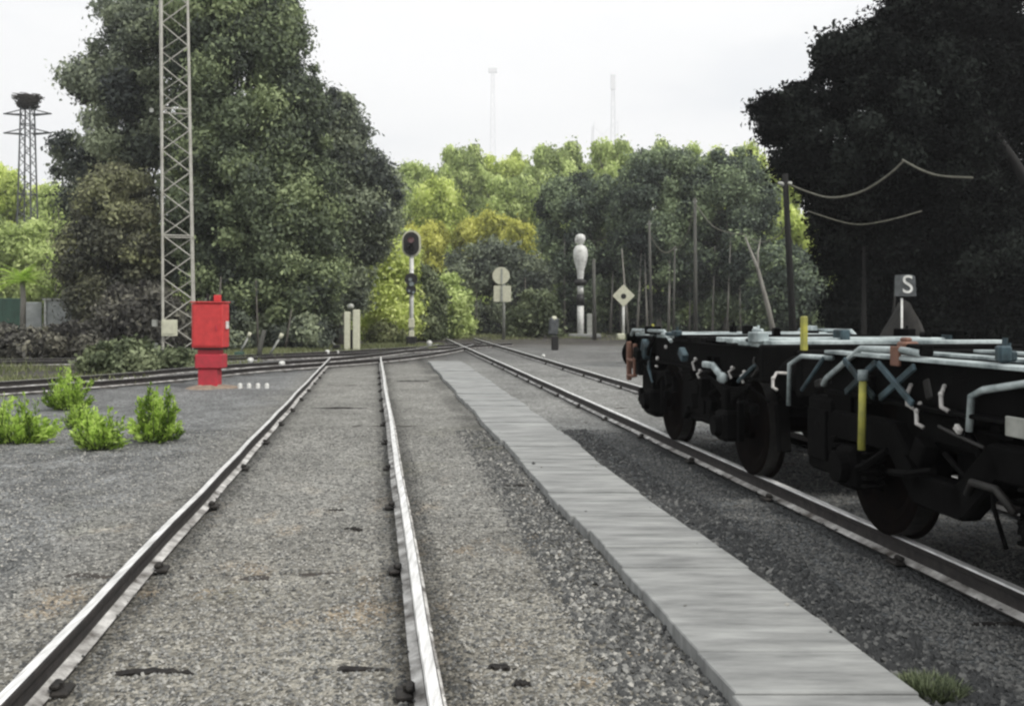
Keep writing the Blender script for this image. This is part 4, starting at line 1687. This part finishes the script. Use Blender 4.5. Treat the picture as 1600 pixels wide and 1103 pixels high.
a.data.foreach_set('value', np.clip(RNG.random(len(o.data.polygons)) * .6 + .35, 0, 1).astype(np.float32))

# ------------------------------------------------------------------ TREES
# left group
shaped_tree('broadleaf_tree', 'grey-green loose-crowned tree at the left behind the lattice mast', 'tree',
            [(150, 15), (200, -40), (300, -60), (330, 60), (330, 300), (300, 420), (230, 500), (170, 530), (140, 480), (130, 400), (110, 310), (80, 255), (92, 180), (110, 110), (145, 90), (130, 60)],
            50, 195, 185, 105000, .115, 'L_greygreen', lobe_r=(.45, 1.0), seed=21, limbs=30, maxd=3.2, trunk_r=.28)
shaped_tree('broadleaf_tree', 'tallest olive-green tree of the left group, crown cut by the top of the picture', 'tree',
            [(262, -90), (350, -150), (440, -110), (462, 0), (478, 60), (492, 100), (505, 170), (520, 240), (535, 330), (540, 440), (510, 520), (420, 545), (330, 540), (290, 450), (270, 330), (285, 200), (262, 60)],
            45, 395, 380, 230000, .105, 'L_olive', lobe_r=(.45, 1.0), seed=22, limbs=22, maxd=3.6, trunk_r=.3,
            extra_trunks=((380, .08, .2), (430, .06, -.1), (468, .06, .3), (350, .05, 0)), tk=(.12, .24))
shaped_tree('broadleaf_tree', 'dark green right-hand tree of the left group, crown sloping down to the right', 'tree',
            [(510, 150), (538, 124), (550, 160), (570, 205), (592, 248), (618, 268), (630, 310), (622, 355), (600, 380), (588, 430), (560, 490), (530, 525), (480, 530), (480, 300), (490, 200)],
            50, 530, 200, 120000, .11, 'L_greygreen', lobe_r=(.45, .95), seed=23, limbs=16, maxd=3.0, trunk_r=.25,
            extra_trunks=((500, .06, .2), (560, .06, -.3)), tk=(.1, .2))
shaped_tree('broadleaf_tree', 'lower brownish-green tree in front of the grey-green tree, left of the mast', 'tree', [(110, 330), (150, 265), (200, 250), (240, 300), (255, 400), (235, 490), (160, 530), (110, 500), (95, 420)], 45, 180, 120, 60000, .1, 'L_mixed', lobe_r=(.35, .8), seed=25, limbs=10, maxd=1.6, trunk_r=.14)
# low brush under the left group
def bushy(name, label, x0, x1, ytop, ybot, Y, n, lmat, leaf=.1, seed=1, lob=40, group=None, lr=(.25, .55)):
    bz = 0.0
    w = x1 - x0
    out = [(x0, ybot), (x0 + w * .03, ytop + (ybot - ytop) * .5), (x0 + w * .2, ytop + (ybot - ytop) * .12), (x0 + w * .45, ytop), (x0 + w * .7, ytop + (ybot - ytop) * .1), (x0 + w * .93, ytop + (ybot - ytop) * .4), (x1, ybot)]
    return shaped_tree(name, label, 'bush', out, Y, (x0 + x1) / 2, lob, n, leaf, lmat, lobe_r=lr, seed=seed, trunk_r=.05, limbs=6, maxd=1.6, group=group)


bushy('bush', 'grey-brown brush at the left edge below the green fence', -60, 75, 505, 566, 34, 16000, 'L_brown', seed=31)
bushy('bush', 'grey-brown brush in front of the grey shed', 50, 175, 508, 566, 35, 16000, 'L_brown', seed=32)
bushy('bush', 'yellowish-green low bush left of the mast foot', 130, 250, 532, 590, 26, 15000, 'L_tuft', seed=33, leaf=.07, lr=(.18, .4))
bushy('bush', 'grey-brown tall brush behind the mast foot', 150, 300, 440, 562, 40, 30000, 'L_brown', seed=34, lob=70, lr=(.35, .7))
bushy('bush', 'grey-green brush right behind the red cabinet', 290, 400, 470, 552, 42, 18000, 'L_greygreen', seed=35, lr=(.3, .6))
bushy('bush', 'grey-green brush behind the switch levers', 385, 530, 485, 548, 44, 20000, 'L_greygreen', seed=36, lr=(.3, .6))
bushy('bush', 'olive low bush right of the twin cream cabinets', 575, 640, 505, 545, 52, 9000, 'L_grass', seed=37)
bushy('bush', 'small green bush at the foot of the lattice mast', 240, 320, 545, 582, 29, 9000, 'L_tuft', seed=38, leaf=.06, lr=(.15, .3))

# bright bush behind the oval signal
bushy('bush', 'bright green tall bush behind and left of the oval signal', 560, 665, 345, 535, 57, 40000, 'L_yellow', leaf=.12, seed=41, lob=80, lr=(.5, .9))
bushy('bush', 'dark green bush directly behind the oval signal', 625, 700, 410, 535, 58, 26000, 'L_tuft', leaf=.12, seed=42, lob=70, lr=(.4, .8))
bushy('bush', 'green rounded bush between the oval signal and the disc sign', 660, 740, 425, 528, 64, 20000, 'L_mid', leaf=.14, seed=43, lob=60, lr=(.4, .8))
shaped_tree('broadleaf_tree', 'grey-green tree behind the disc sign', 'tree',
            [(700, 400), (730, 385), (770, 372), (810, 380), (850, 400), (865, 440), (850, 515), (800, 525), (740, 520), (700, 500)],
            76, 770, 120, 60000, .13, 'L_greygreen', lobe_r=(.5, 1.0), seed=44, limbs=10, maxd=2.5, trunk_r=.2, extra_trunks=((725, .07, .2), (820, .07, 0), (745, .05, .1)))
bushy('bush', 'mid green bush between the disc sign and the white signal', 795, 880, 450, 530, 66, 16000, 'L_tuft', leaf=.13, seed=45, lob=50, lr=(.4, .7))

# dark grove
grove = [([(845, 300), (870, 275), (910, 262), (950, 280), (985, 320), (1000, 420), (985, 500), (930, 520), (870, 515), (850, 440), (840, 360)], 905, 79, 46, 'dark tree of the grove behind the white signal', ((880, .1, 0), (948, .12, .3), (965, .08, -.2))),
         ([(950, 290), (985, 245), (1030, 228), (1075, 240), (1100, 300), (1105, 400), (1080, 470), (1020, 500), (975, 470), (950, 400)], 1030, 76, 47, 'dark rounded tree of the grove above the diamond sign', ((990, .12, .4), (1005, .1, -.2), (1035, .12, .1), (1068, .08, .1), (975, .1, -.5))),
         ([(1065, 290), (1090, 240), (1140, 225), (1185, 245), (1210, 300), (1215, 400), (1190, 480), (1130, 510), (1080, 480), (1060, 400)], 1135, 74, 48, 'dark grove tree behind the sagging cables', ((1105, .1, .2), (1145, .08, -.1), (1165, .11, -.1), (1192, .1, .2), (1120, .07, .3))),
         ([(1180, 400), (1215, 370), (1260, 400), (1290, 440), (1300, 500), (1270, 525), (1190, 525), (1170, 470)], 1235, 66, 49, 'low green-grey tree behind the black pole', ())]
for out, b, Y, sd, lab, et in grove:
    shaped_tree('grove_tree', lab, 'tree', out, Y, b, 150, 85000, .13, 'L_dark', lobe_r=(.5, 1.1), seed=sd, limbs=14, maxd=3, trunk_r=.2, bmat='palebark', group='trees of the dark grove', extra_trunks=et)
for (x0, x1, yt, sd, lab) in ((850, 960, 470, 51, 'dark undergrowth below the white signal'), (950, 1080, 480, 52, 'dark undergrowth behind the diamond sign'), (1070, 1200, 470, 53, 'dark undergrowth below the sagging cables'), (1190, 1310, 460, 54, 'grey-green undergrowth behind the black pole')):
    bushy('bush', lab, x0, x1, yt, 530, 82, 22000, 'L_dark' if x1 < 1300 else 'L_tuft', leaf=.15, seed=sd, lob=50, lr=(.4, .9))

# near dark trees on the right
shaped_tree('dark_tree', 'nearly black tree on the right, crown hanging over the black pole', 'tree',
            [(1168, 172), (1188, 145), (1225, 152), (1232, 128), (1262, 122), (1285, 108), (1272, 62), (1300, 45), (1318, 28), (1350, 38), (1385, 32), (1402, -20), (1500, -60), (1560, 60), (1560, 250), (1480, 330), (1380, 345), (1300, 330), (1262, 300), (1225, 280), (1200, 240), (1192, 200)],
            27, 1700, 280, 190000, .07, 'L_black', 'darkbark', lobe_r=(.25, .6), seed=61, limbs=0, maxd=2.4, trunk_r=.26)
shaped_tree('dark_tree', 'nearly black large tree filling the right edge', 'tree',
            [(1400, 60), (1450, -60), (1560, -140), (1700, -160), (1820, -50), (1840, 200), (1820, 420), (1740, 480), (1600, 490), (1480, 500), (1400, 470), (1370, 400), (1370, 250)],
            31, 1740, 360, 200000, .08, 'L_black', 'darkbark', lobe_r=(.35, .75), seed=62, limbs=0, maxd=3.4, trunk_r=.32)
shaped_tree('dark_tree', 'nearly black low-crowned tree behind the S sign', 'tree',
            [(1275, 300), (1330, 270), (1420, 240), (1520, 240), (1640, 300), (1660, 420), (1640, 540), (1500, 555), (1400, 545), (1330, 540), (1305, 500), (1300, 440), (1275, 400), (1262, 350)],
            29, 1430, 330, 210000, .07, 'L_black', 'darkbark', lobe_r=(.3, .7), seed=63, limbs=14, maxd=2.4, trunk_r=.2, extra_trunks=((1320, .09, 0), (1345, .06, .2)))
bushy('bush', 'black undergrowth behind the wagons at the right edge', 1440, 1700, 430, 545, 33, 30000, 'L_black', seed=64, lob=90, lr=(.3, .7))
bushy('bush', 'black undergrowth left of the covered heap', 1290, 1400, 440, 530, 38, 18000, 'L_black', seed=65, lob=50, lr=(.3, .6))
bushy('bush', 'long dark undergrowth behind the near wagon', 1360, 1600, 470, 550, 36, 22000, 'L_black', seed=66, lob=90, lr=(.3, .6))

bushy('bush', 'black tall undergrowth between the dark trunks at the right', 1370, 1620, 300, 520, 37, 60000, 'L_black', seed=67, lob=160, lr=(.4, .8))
# hill trees --------------------------------------------------------------
def round_proto(lmat, seed, name='hill_tree'):
    rng = np.random.default_rng(seed)
    rnd = random.Random(seed)
    cen, rad = [], []
    subs = [(rnd.uniform(-1.9, 1.9), rnd.uniform(-1.9, 1.9), rnd.uniform(2.6, 6.4), rnd.uniform(1.3, 2.5)) for _ in range(8)]
    for k in range(120):
        t, u = rnd.uniform(0, 6.283), rnd.random()
        ph = math.acos(1 - 2 * u)
        sx_, sy_, sz_, sr_ = rnd.choice(subs)
        r = sr_ * rnd.uniform(.5, 1.05)
        cen.append((sx_ + r * math.sin(ph) * math.cos(t), sy_ + r * math.sin(ph) * math.sin(t), min(sz_ + r * math.cos(ph), 8.0)))
        rad.append(rnd.uniform(.35, .95))
    q, ti = leaf_quads(cen, rad, 45000, .16, rng, .85)
    root = thing(name, 'x', 'tree')
    big_mesh('crown', q, 4, lmat, root, ti)
    mb = MB()
    mb.tube([(0, 0, -1.0), (.1, 0, 1.4), (.0, .1, 3.2), (.1, 0, 5.2)], [.32, .25, .2, .08], 8)
    for k in range(7):
        t = k * .9
        mb.tube([(.02, .05, 2.2 + k * .25), (1.3 * math.cos(t), 1.3 * math.sin(t), 3.8 + k * .2), (2.5 * math.cos(t), 2.5 * math.sin(t), 4.8 + k * .3)], [.14, .09, .03], 6)
    mb.build('trunk', 'bark', root, True)
    return root


protos = {'y': round_proto('L_yellow', 71), 'm': round_proto('L_mid', 72), 'o': round_proto('L_ochre', 73)}
used = {k: False for k in protos}
GZ = lambda x, y: float(ground_height(np.array([float(x)]), np.array([float(y)]))[0])
word = {'y': 'bright yellow-green', 'm': 'mid green', 'o': 'ochre-green'}
hill = [  # x, top y, width px, distance, kind, where
    (655, 245, 130, 125, 'm', 'at the left end of the far skyline, beside the left trees'),
    (722, 215, 110, 135, 'm', 'on the skyline left of the first faint mast'),
    (785, 225, 100, 140, 'y', 'on the skyline under the first faint mast'),
    (865, 212, 130, 135, 'm', 'on the skyline between the two faint masts'),
    (965, 205, 140, 125, 'm', 'highest on the skyline, under the second faint mast'),
    (1060, 212, 130, 120, 'm', 'on the skyline behind the grove, right of the second mast'),
    (1140, 208, 120, 125, 'y', 'on the skyline above the sagging cables'),
    (1200, 225, 110, 110, 'y', 'on the skyline at the edge of the dark right tree'),
    (690, 262, 120, 108, 'y', 'brightest one, above and right of the oval signal'),
    (660, 320, 100, 95, 'o', 'directly behind the oval signal head'),
    (625, 350, 100, 90, 'y', 'low, left of the oval signal head'),
    (760, 305, 130, 98, 'o', 'above the disc sign, left of centre'),
    (815, 318, 100, 92, 'o', 'above the disc sign, next to the dark grove'),
    (800, 262, 130, 112, 'm', 'halfway down the hill above the disc sign'),
    (880, 255, 110, 105, 'm', 'just left of the dark grove crowns'),
    (1255, 300, 120, 85, 'y', 'seen under the dark tree by the black pole'),
    (1300, 345, 110, 75, 'y', 'low, seen below the dark right crown'),
    (15, 232, 170, 100, 'y', 'at the left edge below the nest pylon'),
    (100, 275, 140, 90, 'm', 'left, between the nest pylon and the left trees'),
    (20, 330, 180, 72, 'm', 'lower at the left edge, above the palm'),
    (-60, 290, 170, 80, 'm', 'cut by the left edge'),
    (90, 380, 120, 62, 'm', 'low, behind the grey shed'),
    (590, 260, 120, 110, 'm', 'mostly hidden behind the right-hand tree of the left group'),
    (1420, 260, 240, 95, 'm', 'far behind the dark right trees'),
]
for i, (x, yt, w, Y, k, where) in enumerate(hill):
    wx = (x - VX) / F * Y
    gz = GZ(wx, Y)
    top = H - (yt - VY) / F * Y
    hsc = max((top - gz) / 8.6, .3)
    wsc = w / F * Y / 8.2
    base = gz
    if hsc > wsc * 1.6:      # tall stems: crown stays in proportion
        pass
    lab = word[k] + ' hill tree ' + where
    rz = random.uniform(0, 6.28)
    if not used[k]:
        used[k] = True
        o = protos[k]
        o.location = (wx, Y, base)
        o.rotation_euler = (0, 0, rz)
        o.scale = (wsc, wsc, hsc)
        o['label'] = lab
        o['group'] = 'trees on the far hill'
    else:
        copy_thing(protos[k], (wx, Y, base), rz, (wsc, wsc, hsc), lab, 'trees on the far hill')

# distant wood mass closing the gaps low down
rng = np.random.default_rng(90)
cen, rad = [], []
for k in range(620):
    X = rng.uniform(-75, 75)
    Y = rng.uniform(84, 128)
    cen.append((X, Y, GZ(X, Y) + rng.uniform(.5, 4.5)))
    rad.append(rng.uniform(1.2, 2.6))
q, ti = leaf_quads(np.array(cen), np.array(rad), 170000, .36, rng, .9)
o = big_mesh('far_wood', q, 4, 'L_mid', None, ti * .8)
tag(o, 'mixed green undergrowth covering the far hillside', 'undergrowth', kind='stuff')

# ------------------------------------------------------------------ BROOM SHRUBS in the gravel
def broom(x, ybase, wpx, hpx, lab, seed, n=5200, asym=0.0):
    p = G(x, ybase)
    s = p.y / F
    rng = np.random.default_rng(seed)
    root = thing('broom_shrub', lab, 'shrub', (p.x, p.y, 0), 0, 'green shrubs in the gravel')
    W, Hh = wpx * s * 1.12, hpx * s * 1.08
    nst = 46
    mb = MB()
    qs, ts = [], []
    for k in range(nst):
        t = rng.uniform(0, 6.28)
        out = rng.uniform(0, 1) ** .6
        lob = .78 + .3 * math.sin(3 * t + seed) + .16 * math.sin(5 * t + 2 * seed)
        tip = Vector((math.cos(t) * out * lob * W * .56 + asym * W * .15, math.sin(t) * out * W * .4, Hh * (rng.uniform(.35, 1.15) * (1 - .55 * out ** 2))))
        b = Vector((math.cos(t) * .1 * W, math.sin(t) * .1 * W, 0))
        mid = b.lerp(tip, .5) + Vector((math.cos(t) * .1 * W, math.sin(t) * .08 * W, -.05 * Hh))
        mb.tube([b, mid, tip], [.007, .005, .002], 4)
        m_ = n // nst
        u = .12 + rng.random(m_) * .9
        P0 = np.outer((1 - u) ** 2, b) + np.outer(2 * u * (1 - u), mid) + np.outer(u ** 2, tip)
        P0 += rng.normal(size=(m_, 3)) * W * .03
        d = np.array(tip - b)[None] / (tip - b).length + rng.normal(size=(m_, 3)) * .45
        d /= np.linalg.norm(d, axis=1)[:, None]
        L = (.02 + .07 * rng.random(m_) ** 2)[:, None] * (W / .75) ** .5
        sd = np.cross(d, rng.normal(size=(m_, 3)))
        sd /= np.linalg.norm(sd, axis=1)[:, None]
        wv = L * .2
        qq = np.stack([P0 - sd * wv * .4, P0 + d * L * .5 - sd * wv, P0 + d * L, P0 + d * L * .5 + sd * wv], 1)
        qs.append(qq.reshape(-1, 3))
        ts.append(np.clip(rng.normal(.45, .26) + rng.normal(size=m_) * .14 + (u - .5) * .25, 0, 1))
    q = np.concatenate(qs)
    q[:, 2] = np.maximum(q[:, 2], .005)
    big_mesh('foliage', q, 4, 'L_bright', root, np.concatenate(ts))
    mb.build('stem', 'L_tuft', root)


broom(28, 693, 92, 66, 'wide bright green shrub cut by the left edge', 101)
broom(103, 640, 66, 56, 'smaller bright green shrub, farthest back, below the track', 102)
broom(155, 702, 80, 62, 'loose green shrub with spread tips, nearest to the camera', 103, 4200)
broom(120, 668, 42, 34, 'small green tuft joining the two middle shrubs', 105, 2400)
broom(243, 690, 78, 76, 'peaked bright green shrub on the right of the group', 104, 6200, .1)

# dull tuft beside the walkway
p = G(1452, 1082)
rng = np.random.default_rng(7)
t = thing('grass_tuft', 'low dull green tuft beside the walkway at the bottom right', 'grass tuft', (p.x, p.y, 0))
n = 2600
ang = rng.random(n) * 6.28
rr = rng.random(n) ** .7 * .13
b0 = np.stack([np.cos(ang) * rr, np.sin(ang) * rr, np.zeros(n)], 1)
d = np.stack([np.cos(ang) * .9 + rng.normal(size=n) * .5, np.sin(ang) * .9 + rng.normal(size=n) * .5, .35 + rng.random(n) * .9], 1)
d /= np.linalg.norm(d, axis=1)[:, None]
L = (.03 + .05 * rng.random(n))[:, None]
sd = np.cross(d, [0, 0, 1])
sd /= np.linalg.norm(sd, axis=1)[:, None]
q = np.stack([b0 - sd * .004, b0 + sd * .004, b0 + d * L * .6 + sd * .003, b0 + d * L], 1).reshape(-1, 3)
big_mesh('blades', q, 4, 'L_tuft', t, rng.random(n))


# grass and weeds on the soil
def grass_field(name, lab, boxes, n, lmat, h0, h1, seed):
    rng = np.random.default_rng(seed)
    qs, ts = [], []
    for (xa, xb, ya, yb, frac) in boxes:
        m_ = int(n * frac)
        x = xa + (xb - xa) * rng.random(m_)
        y = ya + (yb - ya) * rng.random(m_)
        pn = fbm(x * .5, y * .5, seed, 3)
        kp = rng.random(m_) < sstep(.3, .6, pn)
        x, y, pn = x[kp], y[kp], pn[kp]
        k = len(x)
        z = ground_height(x, y)
        d = np.stack([rng.normal(size=k) * .35, rng.normal(size=k) * .35, np.ones(k)], 1)
        L = (h0 + (h1 - h0) * rng.random(k))[:, None]
        a = rng.random(k) * 3.14
        sd = np.stack([np.cos(a), np.sin(a), np.zeros(k)], 1) * .018
        b0 = np.stack([x, y, z - .01], 1)
        qs.append(np.stack([b0 - sd, b0 + sd, b0 + d * L * .6 + sd * .7, b0 + d * L], 1).reshape(-1, 3))
        ts.append(np.clip(pn + rng.normal(size=k) * .2, 0, 1))
    o = big_mesh(name, np.concatenate(qs), 4, lmat, None, np.concatenate(ts))
    tag(o, lab, 'grass', kind='stuff')


grass_field('grass', 'short dry green grass along the foot of the left trees', [(-26, -8.5, 22, 46, .6), (-12, -3.5, 40.5, 50, .25), (-6, 12, 60, 80, .15)], 90000, 'L_grass', .05, .22, 130)

# ------------------------------------------------------------------ HAZE
mb = MB()
mb.box((0, 345, 74), (1240, 790, 156))
m_, nt_, b_ = new_mat('thin_haze')
nt_.nodes.remove(b_)
pv = nt_.nodes.new('ShaderNodeVolumePrincipled')
pv.inputs['Color'].default_value = (.97, .98, 1, 1)
pv.inputs['Density'].default_value = .0006
pv.inputs['Anisotropy'].default_value = .2
nt_.links.new(pv.outputs[0], nt_.nodes['Material Output'].inputs['Volume'])
M['haze'] = m_
hz = mb.build('haze', 'haze')
tag(hz, 'thin pale haze in the air over the railway', 'haze', kind='stuff')

# ------------------------------------------------------------------ LIGHT, SKY, CAMERA
EL, AZ = math.radians(50), math.radians(128)     # soft sun, high on the right and a little behind
w = bpy.data.worlds.new('World')
scene.world = w
w.use_nodes = True
nt = w.node_tree
bg = nt.nodes['Background']
sky = nt.nodes.new('ShaderNodeTexSky')
sky.sky_type = 'NISHITA'
sky.sun_disc = False
sky.sun_elevation = EL
sky.sun_rotation = AZ
tc = nt.nodes.new('ShaderNodeTexCoord')
mp = nt.nodes.new('ShaderNodeMapping')
mp.inputs['Scale'].default_value = (1, 1, 3.2)
mp.inputs['Location'].default_value = (.3, 1.7, .2)
nz = nt.nodes.new('ShaderNodeTexNoise')
nz.inputs['Scale'].default_value = 2.2
nz.inputs['Detail'].default_value = 7
nt.links.new(tc.outputs['Generated'], mp.inputs['Vector'])
nt.links.new(mp.outputs['Vector'], nz.inputs['Vector'])
cr = nt.nodes.new('ShaderNodeValToRGB')
cr.color_ramp.elements[0].position = .28
cr.color_ramp.elements[0].color = (.86, .86, .86, 1)
cr.color_ramp.elements[1].position = .46
cr.color_ramp.elements[1].color = (1, 1, 1, 1)
nt.links.new(nz.outputs['Fac'], cr.inputs['Fac'])
cl = nt.nodes.new('ShaderNodeValToRGB')      # grey to white parts of the cloud deck
cl.color_ramp.elements[0].position = .35
cl.color_ramp.elements[0].color = (8.75, 8.85, 8.95, 1)
cl.color_ramp.elements[1].position = .7
cl.color_ramp.elements[1].color = (9.6, 9.6, 9.6, 1)
nt.links.new(nz.outputs['Fac'], cl.inputs['Fac'])
mx = nt.nodes.new('ShaderNodeMix')
mx.data_type = 'RGBA'
nt.links.new(cr.outputs['Color'], mx.inputs['Factor'])
nt.links.new(sky.outputs['Color'], mx.inputs['A'])
nt.links.new(cl.outputs['Color'], mx.inputs['B'])
nt.links.new(mx.outputs['Result'], bg.inputs['Color'])
bg.inputs['Strength'].default_value = .104

sun = bpy.data.lights.new('Sun', 'SUN')
sun.energy = 2.2
sun.angle = math.radians(10)
sun.color = (1, .96, .9)
so = bpy.data.objects.new('Sun', sun)
COL.objects.link(so)
dirv = Vector((math.sin(AZ) * math.cos(EL), math.cos(AZ) * math.cos(EL), math.sin(EL)))
so.rotation_euler = dirv.to_track_quat('Z', 'Y').to_euler()
so.location = dirv * 50

cam = bpy.data.cameras.new('Camera')
cam.sensor_width = 36
cam.sensor_fit = 'HORIZONTAL'
cam.lens = 36 * F / 1600
cam.shift_y = -((1103 / 2) - VY) / 1600
cam.clip_start = .05
cam.clip_end = 3000
co = bpy.data.objects.new('Camera', cam)
COL.objects.link(co)
co.location = (0, 0, H)
co.rotation_euler = (math.pi / 2, 0, 0)
scene.camera = co

scene.view_settings.view_transform = 'Standard'
scene.view_settings.look = 'None'
scene.view_settings.exposure = .2
scene.view_settings.gamma = 1
scene.cycles.pixel_filter_type = 'BLACKMAN_HARRIS'
scene.cycles.filter_width = 2.4
scene.cycles.max_bounces = 6
scene.cycles.diffuse_bounces = 3
scene.cycles.transmission_bounces = 3
scene.cycles.use_denoising = True
